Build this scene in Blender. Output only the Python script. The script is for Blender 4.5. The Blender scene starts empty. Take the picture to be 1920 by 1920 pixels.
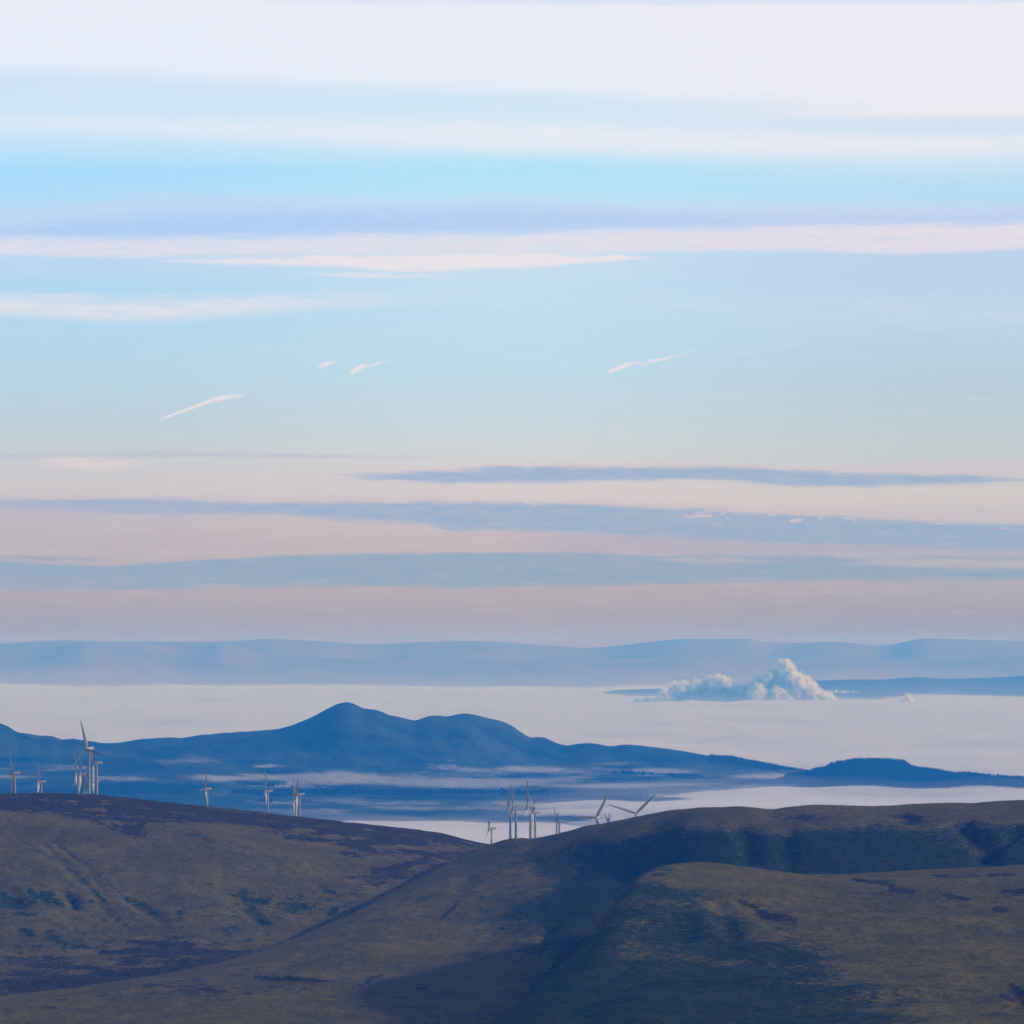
import bpy, bmesh, math, random
import numpy as np
from mathutils import Vector, Matrix

random.seed(7)
rng = np.random.default_rng(7)
scene = bpy.context.scene
COL = scene.collection
R = math.radians

# ------------------------------------------------------------------ camera
F = 10753.0            # focal length in pixels of the 1920 px photograph (about 200 mm)
HOR = 1205.0           # picture row of eye level
CAMZ = 700.0           # metres above the sea
PITCH = math.atan((HOR - 960.0) / F)
cam_d = bpy.data.cameras.new('camera')
cam_d.sensor_width = 36.0
cam_d.lens = 36.0 * F / 1920.0
cam_d.clip_start = 1.0
cam_d.clip_end = 400000.0
cam = bpy.data.objects.new('camera', cam_d)
COL.objects.link(cam)
cam.location = (0, 0, CAMZ)
cam.rotation_euler = (math.pi / 2 + PITCH, 0, 0)
scene.camera = cam

# ------------------------------------------------------------------ colour management, cycles
vs = scene.view_settings
vs.view_transform = 'Standard'
vs.look = 'None'
vs.exposure = 0.0
vs.gamma = 1.0
vs.use_curve_mapping = False
scene.render.engine = 'CYCLES'
scene.cycles.use_denoising = True
scene.cycles.volume_bounces = 3
scene.cycles.max_bounces = 6
scene.cycles.diffuse_bounces = 2
scene.cycles.transparent_max_bounces = 16
scene.cycles.sample_clamp_indirect = 4.0

def lin(c):
    return tuple(((v / 255.0) / 12.92 if v / 255.0 <= 0.04045 else ((v / 255.0 + 0.055) / 1.055) ** 2.4) for v in c)

# ------------------------------------------------------------------ sun
SUN_AZ, SUN_EL = R(98), R(22)      # clockwise from the view direction, above the horizon
sd = bpy.data.lights.new('sun', 'SUN')
sd.energy = 3.2
sd.angle = R(2.5)       # seen through the thin high veil
sd.color = (1.0, 0.87, 0.74)
sun = bpy.data.objects.new('sun', sd)
COL.objects.link(sun)
sv = Vector((math.sin(SUN_AZ) * math.cos(SUN_EL), math.cos(SUN_AZ) * math.cos(SUN_EL), math.sin(SUN_EL)))
sun.rotation_euler = sv.to_track_quat('Z', 'Y').to_euler()
sun.location = (3000, 3000, 4000)

# ------------------------------------------------------------------ node helper
class NB:
    def __init__(self, tree):
        self.t = tree
        tree.nodes.clear()
    def node(self, typ, **kw):
        n = self.t.nodes.new(typ)
        for k, v in kw.items():
            setattr(n, k, v)
        return n
    def put(self, sock, v):
        if isinstance(v, bpy.types.NodeSocket):
            self.t.links.new(v, sock)
        else:
            sock.default_value = v
    def m(self, op, a, b=None, c=None, clamp=False):
        n = self.node('ShaderNodeMath', operation=op)
        n.use_clamp = clamp
        self.put(n.inputs[0], a)
        if b is not None: self.put(n.inputs[1], b)
        if c is not None: self.put(n.inputs[2], c)
        return n.outputs[0]
    def step(self, v, lo, hi, a=0.0, b=1.0):
        n = self.node('ShaderNodeMapRange', interpolation_type='SMOOTHSTEP')
        self.put(n.inputs['Value'], v)
        self.put(n.inputs['From Min'], lo); self.put(n.inputs['From Max'], hi)
        self.put(n.inputs['To Min'], a); self.put(n.inputs['To Max'], b)
        return n.outputs['Result']
    def comb(self, x, y, z):
        n = self.node('ShaderNodeCombineXYZ')
        self.put(n.inputs[0], x); self.put(n.inputs[1], y); self.put(n.inputs[2], z)
        return n.outputs[0]
    def noise(self, vec, scale=1.0, detail=4.0, rough=0.55, dist=0.0):
        n = self.node('ShaderNodeTexNoise')
        self.put(n.inputs['Vector'], vec)
        n.inputs['Scale'].default_value = scale
        n.inputs['Detail'].default_value = detail
        n.inputs['Roughness'].default_value = rough
        n.inputs['Distortion'].default_value = dist
        return n.outputs[0]
    def mix(self, f, a, b):
        n = self.node('ShaderNodeMix', data_type='RGBA')
        self.put(n.inputs[0], f)
        self.put(n.inputs[6], a if isinstance(a, bpy.types.NodeSocket) else tuple(a) + (1.0,))
        self.put(n.inputs[7], b if isinstance(b, bpy.types.NodeSocket) else tuple(b) + (1.0,))
        return n.outputs[2]
    def attr(self, name):
        n = self.node('ShaderNodeAttribute', attribute_name=name)
        return n.outputs['Fac']

# ------------------------------------------------------------------ sky
world = bpy.data.worlds.new('World')
scene.world = world
world.use_nodes = True
W = NB(world.node_tree)
tc = W.node('ShaderNodeTexCoord')
sep = W.node('ShaderNodeSeparateXYZ')
W.put(sep.inputs[0], tc.outputs['Generated'])
dx, dy, dz = sep.outputs
hyp = W.m('SQRT', W.m('ADD', W.m('MULTIPLY', dx, dx), W.m('MULTIPLY', dy, dy)))
az = W.m('ARCTAN2', dx, dy)
tanel = W.m('DIVIDE', dz, W.m('MAXIMUM', hyp, 1e-4))
# azimuth and elevation in units of 0.093 milliradian; SX runs round the horizon, SY grows downwards
SX = W.m('MULTIPLY_ADD', az, F, 960.0)
SY = W.m('MULTIPLY_ADD', tanel, -F, HOR)
n_big = W.noise(W.comb(W.m('MULTIPLY', SX, 1 / 420.0), W.m('MULTIPLY', SY, 1 / 60.0), 1.3), 1.0, 4.0, 0.55)
n_fine = W.noise(W.comb(W.m('MULTIPLY', SX, 1 / 90.0), W.m('MULTIPLY', SY, 1 / 9.0), 7.7), 1.0, 5.0, 0.6)
n_wisp = W.noise(W.comb(W.m('MULTIPLY', SX, 1 / 60.0), W.m('MULTIPLY', SY, 1 / 14.0), 4.1), 1.0, 5.0, 0.62, 0.6)
SYn = W.m('ADD', SY, W.m('ADD', W.m('MULTIPLY_ADD', n_big, 22.0, -11.0), W.m('ADD', W.m('MULTIPLY_ADD', n_fine, 15.0, -7.5), W.m('MULTIPLY_ADD', n_wisp, 9.0, -4.5))))
XN0, XN1 = -400.0, 2400.0
XT = W.m('DIVIDE', W.m('SUBTRACT', SX, XN0), XN1 - XN0, clamp=True)

def ramp(stops, fac):
    n = W.node('ShaderNodeValToRGB')
    cr = n.color_ramp
    cr.interpolation = 'LINEAR'
    while len(cr.elements) < len(stops):
        cr.elements.new(0.5)
    for e, (y, c) in zip(cr.elements, stops):
        e.position = max(0.0, min(1.0, y / 1300.0))
        e.color = lin(c) + (1.0,)
    W.put(n.inputs[0], fac)
    return n.outputs[0]
SYf = W.m('DIVIDE', W.m('ADD', SY, W.m('MULTIPLY_ADD', n_big, 24.0, -12.0)), 1300.0, clamp=True)
rampL = ramp([(0, (226, 234, 250)), (150, (208, 228, 250)), (250, (205, 230, 250)), (320, (166, 219, 253)), (380, (178, 219, 250)), (500, (186, 214, 243)), (545, (174, 215, 243)), (620, (178, 215, 239)), (700, (182, 213, 233)), (780, (187, 208, 222)), (830, (192, 205, 214)), (870, (200, 202, 209)), (920, (200, 195, 202)), (990, (192, 184, 191)), (1035, (189, 180, 188)), (1110, (175, 168, 179)), (1160, (166, 163, 178)), (1185, (162, 158, 172)), (1200, (160, 132, 138)), (1230, (158, 108, 108))], SYf)
rampC = ramp([(0, (228, 235, 250)), (190, (208, 231, 249)), (250, (214, 232, 248)), (320, (176, 226, 251)), (370, (186, 227, 250)), (500, (197, 222, 242)), (560, (189, 221, 243)), (700, (190, 218, 235)), (780, (197, 215, 226)), (840, (206, 212, 216)), (880, (210, 206, 209)), (930, (210, 201, 204)), (1010, (197, 184, 189)), (1035, (196, 183, 187)), (1110, (180, 171, 176)), (1160, (170, 164, 171)), (1185, (166, 160, 170)), (1200, (162, 132, 138)), (1230, (158, 108, 108))], SYf)
rampR = ramp([(0, (234, 234, 247)), (200, (226, 230, 244)), (300, (206, 227, 246)), (350, (180, 221, 246)), (430, (188, 216, 242)), (500, (184, 209, 237)), (600, (185, 211, 233)), (700, (183, 206, 223)), (780, (187, 205, 215)), (850, (194, 203, 207)), (900, (202, 201, 202)), (940, (205, 197, 199)), (1000, (180, 182, 198)), (1060, (182, 179, 189)), (1110, (174, 169, 179)), (1160, (163, 160, 172)), (1185, (160, 156, 168)), (1200, (158, 130, 136)), (1230, (156, 106, 108))], SYf)
col = W.mix(W.step(SX, 100.0, 960.0), rampL, rampC)
col = W.mix(W.step(SX, 960.0, 1820.0), col, rampR)

def fcurve(pts):
    n = W.node('ShaderNodeFloatCurve')
    c = n.mapping.curves[0]
    q = [((x - XN0) / (XN1 - XN0), (y + 400.0) / 1800.0) for x, y in pts]
    if q[0][0] > 0.001: q = [(0.0, q[0][1])] + q
    if q[-1][0] < 0.999: q = q + [(1.0, q[-1][1])]
    while len(c.points) < len(q):
        c.points.new(0.5, 0.5)
    for p, v in zip(c.points, q):
        p.location = v
        p.handle_type = 'AUTO_CLAMPED'
    n.mapping.update()
    W.put(n.inputs['Value'], XT)
    return W.m('MULTIPLY_ADD', n.outputs[0], 1800.0, -400.0)

def cloud(col, top, bot, colour, alpha=1.0, st=10.0, sb=10.0, win=None, streak=0.0, fleck=None):
    """A layer of stratus between two edges (azimuth, elevation); colour may be a pair left/right."""
    T, B = fcurve(top), fcurve(bot)
    st, sb = st * 1.3, sb * 1.3
    a = W.step(W.m('SUBTRACT', SYn, T), -st, st)
    b = W.step(W.m('SUBTRACT', SYn, B), -sb, sb, 1.0, 0.0)
    f = W.m('MULTIPLY', a, b)
    if win:
        x0, x1, w0, w1 = win
        if x0 is not None: f = W.m('MULTIPLY', f, W.step(SX, x0, x0 + w0))
        if x1 is not None: f = W.m('MULTIPLY', f, W.step(SX, x1 - w1, x1, 1.0, 0.0))
    if streak:
        f = W.m('MULTIPLY', f, W.step(n_fine, 0.25, 0.6, 1.0 - streak, 1.0))
    if fleck:
        f = W.m('MULTIPLY', f, W.step(n_wisp, fleck[0], fleck[1]))
    f = W.m('MULTIPLY', f, W.step(n_wisp, 0.28, 0.62, 0.72, 1.0))
    f = W.m('MULTIPLY', f, alpha, clamp=True)
    if isinstance(colour[0], (tuple, list)):
        c = W.mix(W.step(SX, 200.0, 1700.0), lin(colour[0]), lin(colour[1]))
        return W.mix(f, col, c)
    return W.mix(f, col, lin(colour))

# high white veil and its streaks
col = cloud(col, [(0, -300), (1920, -300)], [(0, 132), (500, 150), (960, 168), (1500, 192), (1920, 215)], ((233, 238, 250), (238, 237, 247)), 0.9, 40, 16)
col = cloud(col, [(0, -60), (1920, -60)], [(0, -8), (960, 3), (1920, 8)], (212, 224, 248), 0.8, 10, 6)
col = cloud(col, [(0, 222), (960, 230), (1300, 246), (1920, 262)], [(0, 242), (500, 264), (960, 284), (1500, 292), (1920, 290)], ((226, 235, 249), (238, 237, 244)), 0.85, 12, 16, None, 0.2)
col = cloud(col, [(1200, 206), (1920, 204)], [(1200, 216), (1920, 220)], (240, 236, 241), 0.7, 6, 6, (1300, None, 350, 1))
col = cloud(col, [(1200, 232), (1920, 228)], [(1200, 240), (1920, 252)], (206, 226, 243), 0.7, 8, 8, (1250, None, 400, 1), 0.4)
# lavender bank with its lit underside
col = cloud(col, [(0, 400), (150, 384), (350, 368), (600, 370), (960, 376), (1300, 386), (1920, 384)], [(0, 450), (600, 445), (960, 440), (1920, 430)], ((194, 214, 246), (206, 214, 242)), 0.85, 16, 12)
col = cloud(col, [(0, 428), (150, 415), (350, 400), (600, 395), (960, 390), (1200, 396), (1500, 402), (1920, 396)], [(0, 446), (300, 444), (600, 440), (960, 430), (1200, 426), (1920, 416)], ((166, 202, 245), (178, 203, 242)), 0.85, 16, 12, None, 0.3)
col = cloud(col, [(0, 448), (600, 444), (960, 436), (1300, 430), (1920, 420)], [(0, 480), (400, 480), (800, 478), (1240, 470), (1500, 468), (1700, 476), (1920, 470)], ((226, 223, 237), (232, 222, 232)), 0.92, 8, 5, None, 0.25)
col = cloud(col, [(270, 487), (450, 486), (600, 484), (800, 480), (1000, 476), (1150, 476), (1235, 484)], [(270, 489), (450, 496), (600, 501), (760, 508), (900, 504), (1000, 499), (1150, 490), (1235, 485)], (238, 229, 234), 0.95, 4, 4, (240, 1250, 120, 60), 0.1)
col = cloud(col, [(560, 515), (860, 513)], [(560, 521), (860, 519)], (234, 228, 234), 0.75, 3, 3, (540, 900, 120, 160))
col = cloud(col, [(0, 556), (250, 562), (500, 556), (1000, 545)], [(0, 593), (250, 601), (450, 590), (700, 575), (1000, 563)], (226, 226, 237), 0.9, 14, 10, (-500, 1000, 1, 620), 0.25)
col = cloud(col, [(1000, 480), (1920, 470)], [(1000, 560), (1920, 600)], (190, 209, 238), 0.45, 10, 60, (1100, None, 500, 1), 0.5)
col = cloud(col, [(0, 1000), (700, 545), (1920, 560)], [(0, 1001), (700, 570), (1920, 620)], (206, 222, 236), 0.35, 14, 22, (650, None, 300, 1), 0.7)
# low evening stratus
col = cloud(col, [(0, 853), (300, 848), (600, 850), (900, 856)], [(0, 861), (300, 857), (700, 861), (900, 860)], (182, 188, 209), 0.7, 3, 3, (-900, 950, 1, 400), 0.5)
col = cloud(col, [(60, 862), (180, 860), (280, 864)], [(60, 874), (180, 882), (280, 876)], (224, 209, 212), 0.75, 6, 6, (40, 320, 90, 110), 0.2)
col = cloud(col, [(0, 893), (500, 893), (1000, 915), (1920, 905)], [(0, 925), (500, 930), (1000, 940), (1920, 950)], ((208, 202, 203), (212, 203, 203)), 0.5, 12, 12, None, 0.6)
col = cloud(col, [(580, 890), (800, 878), (960, 870), (1250, 863), (1500, 870), (1700, 868), (1920, 861)], [(580, 900), (960, 890), (1500, 890), (1920, 892)], ((222, 207, 209), (208, 196, 206)), 0.8, 4, 8, (560, None, 260, 1), 0.5)
col = cloud(col, [(580, 898), (650, 892), (800, 886), (960, 878), (1200, 873), (1320, 873), (1500, 881), (1700, 889), (1830, 893), (1920, 899)], [(580, 899), (700, 901), (850, 905), (960, 903), (1200, 900), (1350, 901), (1500, 910), (1650, 912), (1800, 908), (1920, 903)], ((152, 177, 214), (152, 176, 207)), 0.95, 4, 4, (570, None, 200, 1), 0.15)
col = cloud(col, [(0, 930), (300, 928), (960, 936), (1500, 948), (1920, 960)], [(0, 945), (960, 950), (1920, 985)], ((205, 194, 205), (206, 194, 200)), 0.6, 6, 8)
col = cloud(col, [(0, 939), (300, 937), (500, 943), (960, 945), (1200, 951), (1500, 962), (1650, 975), (1920, 985)], [(0, 955), (300, 966), (500, 966), (620, 975), (800, 983), (850, 998), (960, 994), (1100, 1004), (1300, 1016), (1600, 1024), (1920, 1036)], ((150, 175, 209), (148, 174, 204)), 0.95, 5, 6, None, 0.2)
col = cloud(col, [(0, 945), (500, 950), (900, 958)], [(0, 975), (400, 978), (900, 970)], (186, 182, 203), 0.6, 8, 8, (-900, 620, 1, 520), 0.3)
col = cloud(col, [(1150, 958), (1350, 956), (1700, 960), (1920, 968)], [(1150, 986), (1350, 986), (1700, 982), (1920, 1000)], (212, 194, 201), 0.85, 6, 6, (1150, None, 120, 1), 0.0, (0.53, 0.66))
col = cloud(col, [(950, 1003), (1300, 1012), (1920, 1030)], [(950, 1040), (1300, 1042), (1920, 1044)], (176, 174, 196), 0.7, 8, 5, (900, None, 200, 1), 0.3)
col = cloud(col, [(0, 1042), (120, 1041), (220, 1046)], [(0, 1048), (120, 1049), (220, 1049)], (150, 166, 192), 0.8, 3, 3, (-900, 260, 1, 120))
col = cloud(col, [(0, 1052), (200, 1056), (300, 1052), (500, 1044), (700, 1039), (960, 1038), (1200, 1041), (1450, 1042), (1700, 1054), (1920, 1060)], [(0, 1110), (150, 1106), (300, 1104), (500, 1100), (800, 1100), (850, 1105), (960, 1102), (1200, 1097), (1500, 1092), (1700, 1087), (1920, 1086)], ((142, 168, 197), (143, 167, 193)), 0.95, 4, 6, None, 0.12)
col = cloud(col, [(0, 1085), (120, 1082), (400, 1092)], [(0, 1104), (120, 1106), (400, 1102)], (168, 170, 190), 0.6, 8, 6, (-900, 420, 1, 300), 0.4)
col = cloud(col, [(1200, 1046), (1350, 1045), (1480, 1050)], [(1200, 1050), (1350, 1054), (1480, 1053)], (190, 180, 190), 0.8, 3, 3, (1180, 1500, 100, 120), 0.4)
col = cloud(col, [(1540, 1058), (1700, 1051), (1920, 1052)], [(1540, 1060), (1700, 1064), (1920, 1066)], (184, 181, 190), 0.85, 3, 3, (1520, None, 120, 1), 0.3)
col = cloud(col, [(1600, 1044), (1920, 1044)], [(1600, 1049), (1920, 1051)], (150, 170, 193), 0.8, 3, 3, (1560, None, 200, 1), 0.3)
col = cloud(col, [(1350, 1084), (1450, 1083)], [(1350, 1090), (1450, 1088)], (182, 174, 186), 0.8, 3, 3, (1340, 1470, 50, 60), 0.4)
col = cloud(col, [(0, 1103), (960, 1101), (1920, 1090)], [(0, 1124), (960, 1118), (1920, 1100)], (192, 173, 179), 0.3, 4, 14, (-900, 1300, 1, 700), 0.3)
def contrail(col, pts):
    """short wisp of ice cloud along a line of (azimuth, elevation, half width, opacity)"""
    x0, x1 = pts[0][0], pts[-1][0]
    t = W.m('DIVIDE', W.m('SUBTRACT', SX, x0), x1 - x0)
    def cv(vals, lo, hi):
        n = W.node('ShaderNodeFloatCurve')
        c = n.mapping.curves[0]
        q = [((p[0] - x0) / (x1 - x0), (v - lo) / (hi - lo)) for p, v in zip(pts, vals)]
        while len(c.points) < len(q): c.points.new(.5, .5)
        for p, v in zip(c.points, q):
            p.location = v; p.handle_type = 'AUTO_CLAMPED'
        n.mapping.update()
        W.put(n.inputs['Value'], t)
        return W.m('MULTIPLY_ADD', n.outputs[0], hi - lo, lo)
    ys = [p[1] for p in pts]
    yc = cv(ys, min(ys), max(ys))
    hw_ = cv([p[2] for p in pts], 0.0, 6.0)
    op = cv([p[3] for p in pts], 0.0, 1.0)
    nz = W.noise(W.comb(W.m('MULTIPLY', SX, 1 / 12.0), W.m('MULTIPLY', SY, 1 / 5.0), 2.2), 1.0, 4.0, 0.6)
    dd = W.m('ABSOLUTE', W.m('SUBTRACT', W.m('ADD', SY, W.m('MULTIPLY_ADD', nz, 4.0, -2.0)), yc))
    f = W.step(W.m('DIVIDE', dd, hw_), 0.1, 1.9, 1.0, 0.0)
    f = W.m('MULTIPLY', W.m('MULTIPLY', f, op), W.m('MULTIPLY', W.step(t, 0.0, 0.04), W.step(t, 0.94, 1.0, 1.0, 0.0)))
    f = W.m('MULTIPLY', f, W.step(nz, 0.2, 0.55, 0.55, 1.0), clamp=True)
    return W.mix(W.m('MULTIPLY', f, 0.92), col, lin((236, 226, 228)))
col = contrail(col, [(298, 788, .8, .8), (320, 780, 1.8, 1), (350, 769, 2.4, 1), (380, 757.5, 3.0, 1), (405, 749, 3.8, 1), (425, 745, 4.0, .9), (445, 743, 2.8, .7), (468, 740, 1.4, .2)])
col = contrail(col, [(596, 689, 3.0, .4), (606, 684, 4.4, .85), (615, 681.5, 3.6, 1), (624, 679, 2.0, .9), (636, 676, .9, .4)])
col = contrail(col, [(654, 703, 1.0, .8), (661, 697, 3.6, 1), (670, 692, 4.6, 1), (680, 687.5, 3.2, 1), (694, 685, 1.6, .6), (704, 683, 2.0, .9), (716, 679, 1.5, .7), (734, 671, .7, .3)])
col = contrail(col, [(1137, 700, 1.8, 1), (1150, 694, 3.6, 1), (1165, 688, 4.2, 1), (1180, 682.5, 3.8, .9), (1196, 680, 2.8, .5), (1204, 683, 2.0, .6), (1220, 677, 2.6, .9), (1240, 674, 2.2, .9), (1262, 668, 1.6, .7), (1290, 660, 1.1, .5), (1320, 650, .7, .2)])
# soft unevenness of the veil
col = W.mix(W.m('MULTIPLY', W.step(n_fine, 0.45, 0.8), 0.10), col, lin((240, 236, 242)))

nish = W.node('ShaderNodeTexSky', sky_type='NISHITA')
nish.sun_disc = False
nish.sun_elevation = SUN_EL
nish.sun_rotation = SUN_AZ
nish.altitude = 700.0
nish.air_density = 1.0
nish.dust_density = 1.0
nish.ozone_density = 1.5
bg1 = W.node('ShaderNodeBackground')
W.put(bg1.inputs[0], nish.outputs[0]); bg1.inputs[1].default_value = 0.12
bg2 = W.node('ShaderNodeBackground')
W.put(bg2.inputs[0], col); bg2.inputs[1].default_value = 1.0
mx = W.node('ShaderNodeMixShader')
W.put(mx.inputs[0], W.step(tanel, 0.13, 0.60, 1.0, 0.0))
W.put(mx.inputs[1], bg1.outputs[0]); W.put(mx.inputs[2], bg2.outputs[0])
wo = W.node('ShaderNodeOutputWorld')
W.put(wo.inputs[0], mx.outputs[0])

# ------------------------------------------------------------------ helpers
def pix(X, Y, d):
    return ((X - 960.0) / F * d, d, CAMZ + (HOR - Y) / F * d)
def row_of(z, d):
    return HOR - (z - CAMZ) / d * F

def _hash(ix, iy, seed):
    h = (ix.astype(np.int64) * 374761393 + iy.astype(np.int64) * 668265263 + seed * 974711) & 0x7fffffff
    h = ((h ^ (h >> 13)) * 1274126177) & 0x7fffffff
    return (h ^ (h >> 16)) & 0xffff
def perlin(x, y, seed=0):
    ix, iy = np.floor(x).astype(np.int64), np.floor(y).astype(np.int64)
    fx, fy = x - ix, y - iy
    u, v = fx * fx * fx * (fx * (fx * 6 - 15) + 10), fy * fy * fy * (fy * (fy * 6 - 15) + 10)
    def g(a, b):
        ang = _hash(ix + a, iy + b, seed) * (2 * math.pi / 65536.0)
        return np.cos(ang) * (fx - a) + np.sin(ang) * (fy - b)
    n00, n10, n01, n11 = g(0, 0), g(1, 0), g(0, 1), g(1, 1)
    return ((n00 + u * (n10 - n00)) * (1 - v) + (n01 + u * (n11 - n01)) * v) * 1.5
def fbm(x, y, seed=0, octs=4, gain=0.5):
    s, a = 0.0, 1.0
    for o in range(octs):
        s = s + a * perlin(x, y, seed + o * 17)
        x, y, a = x * 2.03, y * 2.03, a * gain
    return s
def sstep(a, b, x):
    t = np.clip((x - a) / (b - a), 0, 1)
    return t * t * (3 - 2 * t)
def pl(pts, x):
    p = np.array(pts, float)
    return np.interp(x, p[:, 0], p[:, 1])
def spl(pts, x):
    """smooth polyline: linear interpolation then a small running mean"""
    k = np.linspace(-1, 1, 9) * 12.0
    return sum(pl(pts, x + o) for o in k) / len(k)

def tag(o, label=None, cat=None, group=None, kind=None):
    if label: o['label'] = label
    if cat: o['category'] = cat
    if group: o['group'] = group
    if kind: o['kind'] = kind
    return o
def link(name, me, parent=None):
    o = bpy.data.objects.new(name, me)
    COL.objects.link(o)
    if parent: o.parent = parent
    return o
def grid_mesh(name, P, mat, attrs=None, smooth=True):
    """P: array (rows, cols, 3)"""
    nr, nc = P.shape[:2]
    me = bpy.data.meshes.new(name)
    idx = np.arange(nr * nc).reshape(nr, nc)
    q = np.stack([idx[:-1, :-1], idx[:-1, 1:], idx[1:, 1:], idx[1:, :-1]], -1).reshape(-1, 4)
    me.vertices.add(nr * nc)
    me.vertices.foreach_set('co', P.reshape(-1).astype(np.float32))
    me.loops.add(q.size)
    me.loops.foreach_set('vertex_index', q.reshape(-1).astype(np.int32))
    me.polygons.add(len(q))
    me.polygons.foreach_set('loop_start', (np.arange(len(q)) * 4).astype(np.int32))
    me.polygons.foreach_set('use_smooth', np.full(len(q), smooth))
    me.update(calc_edges=True)
    for k, v in (attrs or {}).items():
        a = me.attributes.new(k, 'FLOAT', 'POINT')
        a.data.foreach_set('value', v.reshape(-1).astype(np.float32))
    me.materials.append(mat)
    return me
def raw_mesh(name, verts, faces, mat, smooth=False):
    me = bpy.data.meshes.new(name)
    me.from_pydata(verts, [], faces)
    me.update()
    if smooth:
        me.polygons.foreach_set('use_smooth', [True] * len(me.polygons))
    me.materials.append(mat)
    return me

# ------------------------------------------------------------------ materials
def new_mat(name):
    m = bpy.data.materials.new(name)
    m.use_nodes = True
    return m, NB(m.node_tree)
def finish(n, colour, rough=0.95, bump=None, dist=1.0, spec=0.1):
    b = n.node('ShaderNodeBsdfPrincipled')
    n.put(b.inputs['Base Color'], colour)
    b.inputs['Roughness'].default_value = rough
    b.inputs['Specular IOR Level'].default_value = spec
    if bump is not None:
        bp = n.node('ShaderNodeBump')
        bp.inputs['Strength'].default_value = 1.0
        bp.inputs['Distance'].default_value = dist
        n.put(bp.inputs['Height'], bump)
        n.put(b.inputs['Normal'], bp.outputs[0])
    o = n.node('ShaderNodeOutputMaterial')
    n.put(o.inputs[0], b.outputs[0])

def moor_material():
    m, n = new_mat('moorland')
    pos = n.node('ShaderNodeNewGeometry').outputs['Position']
    big = n.noise(pos, 1 / 90.0, 5.0, 0.6)
    mid = n.noise(pos, 1 / 16.0, 5.0, 0.65)
    fine = n.noise(pos, 1 / 2.6, 4.0, 0.7)
    grass = n.mix(n.step(big, 0.36, 0.64), (0.112, 0.088, 0.008), (0.180, 0.136, 0.018))
    grass = n.mix(n.step(mid, 0.40, 0.75), grass, (0.080, 0.070, 0.008))
    green_shade = n.mix(n.step(mid, 0.35, 0.65), (0.005, 0.026, 0.006), (0.018, 0.042, 0.010))  # dark plant cover, also laid on slopes as painted shade
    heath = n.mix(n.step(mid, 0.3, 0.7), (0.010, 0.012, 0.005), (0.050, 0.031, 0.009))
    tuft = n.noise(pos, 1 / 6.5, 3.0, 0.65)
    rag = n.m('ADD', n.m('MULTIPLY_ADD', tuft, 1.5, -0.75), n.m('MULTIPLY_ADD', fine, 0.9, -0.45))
    gm = n.m('ADD', n.attr('green_shade'), n.m('ADD', n.m('MULTIPLY_ADD', mid, 0.9, -0.45), rag))
    c = n.mix(n.step(gm, 0.30, 0.70), grass, green_shade)
    hm = n.m('ADD', n.attr('heather'), n.m('ADD', n.m('MULTIPLY_ADD', mid, 1.5, -0.75), rag))
    c = n.mix(n.step(hm, 0.42, 0.62), c, heath)
    c = n.mix(n.step(fine, 0.42, 0.70, 0.0, 0.75), c, (0.028, 0.020, 0.010))
    c = n.mix(n.step(tuft, 0.50, 0.72, 0.0, 0.55), c, (0.024, 0.022, 0.010))
    c = n.mix(n.step(tuft, 0.46, 0.28, 0.0, 0.35), c, (0.215, 0.165, 0.045))
    h = n.m('ADD', n.m('MULTIPLY', fine, 1.6), n.m('MULTIPLY', mid, 4.5))
    finish(n, c, 0.95, h, 1.0, 0.05)
    return m
MOOR = moor_material()

def midhill_material():
    m, n = new_mat('lowland_fields_and_woods')
    pos = n.node('ShaderNodeNewGeometry').outputs['Position']
    big = n.noise(pos, 1 / 420.0, 5.0, 0.6)
    mid = n.noise(pos, 1 / 90.0, 4.0, 0.6)
    fine = n.noise(pos, 1 / 14.0, 3.0, 0.7)
    moor = n.mix(n.step(big, 0.35, 0.65), (0.010, 0.028, 0.014), (0.044, 0.066, 0.034))
    wood = (0.003, 0.026, 0.012)
    c = n.mix(n.step(n.attr('wood'), 0.35, 0.65), moor, wood)
    f = n.m('ADD', n.attr('frost'), n.m('ADD', n.m('MULTIPLY_ADD', fine, 0.9, -0.45), n.m('MULTIPLY_ADD', mid, 0.7, -0.35)))
    c = n.mix(n.step(f, 0.15, 0.95), c, (0.30, 0.29, 0.30))
    finish(n, c, 0.95, n.m('ADD', n.m('MULTIPLY', mid, 14.0), n.m('MULTIPLY', fine, 4.0)), 1.0, 0.05)
    return m
MIDMAT = midhill_material()

def simple_mat(name, c0, c1, scale, rough=0.9, bump=0.0, spec=0.1):
    m, n = new_mat(name)
    pos = n.node('ShaderNodeNewGeometry').outputs['Position']
    t = n.noise(pos, scale, 4.0, 0.6)
    finish(n, n.mix(n.step(t, 0.35, 0.65), c0, c1), rough, t if bump else None, bump or 1.0, spec)
    return m
FARMAT = simple_mat('far_hill_moor', (0.32, 0.18, 0.09), (0.38, 0.20, 0.105), 1 / 1300.0, 0.95, 60.0)
SHORE = simple_mat('shore_woods', (0.11, 0.06, 0.04), (0.17, 0.09, 0.06), 1 / 600.0, 0.95, 60.0)
GROUND = simple_mat('valley_ground', (0.05, 0.055, 0.03), (0.10, 0.09, 0.06), 1 / 300.0)
TREEMAT = simple_mat('conifer_needles', (0.010, 0.015, 0.010), (0.024, 0.030, 0.018), 1 / 25.0)
TOWERPAINT = simple_mat('turbine_shaded_paint', (0.20, 0.21, 0.22), (0.25, 0.26, 0.27), 1 / 3.0, 0.6, 0.0, 0.3)  # tower colour darkened to stand in for the shaded side
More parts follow.
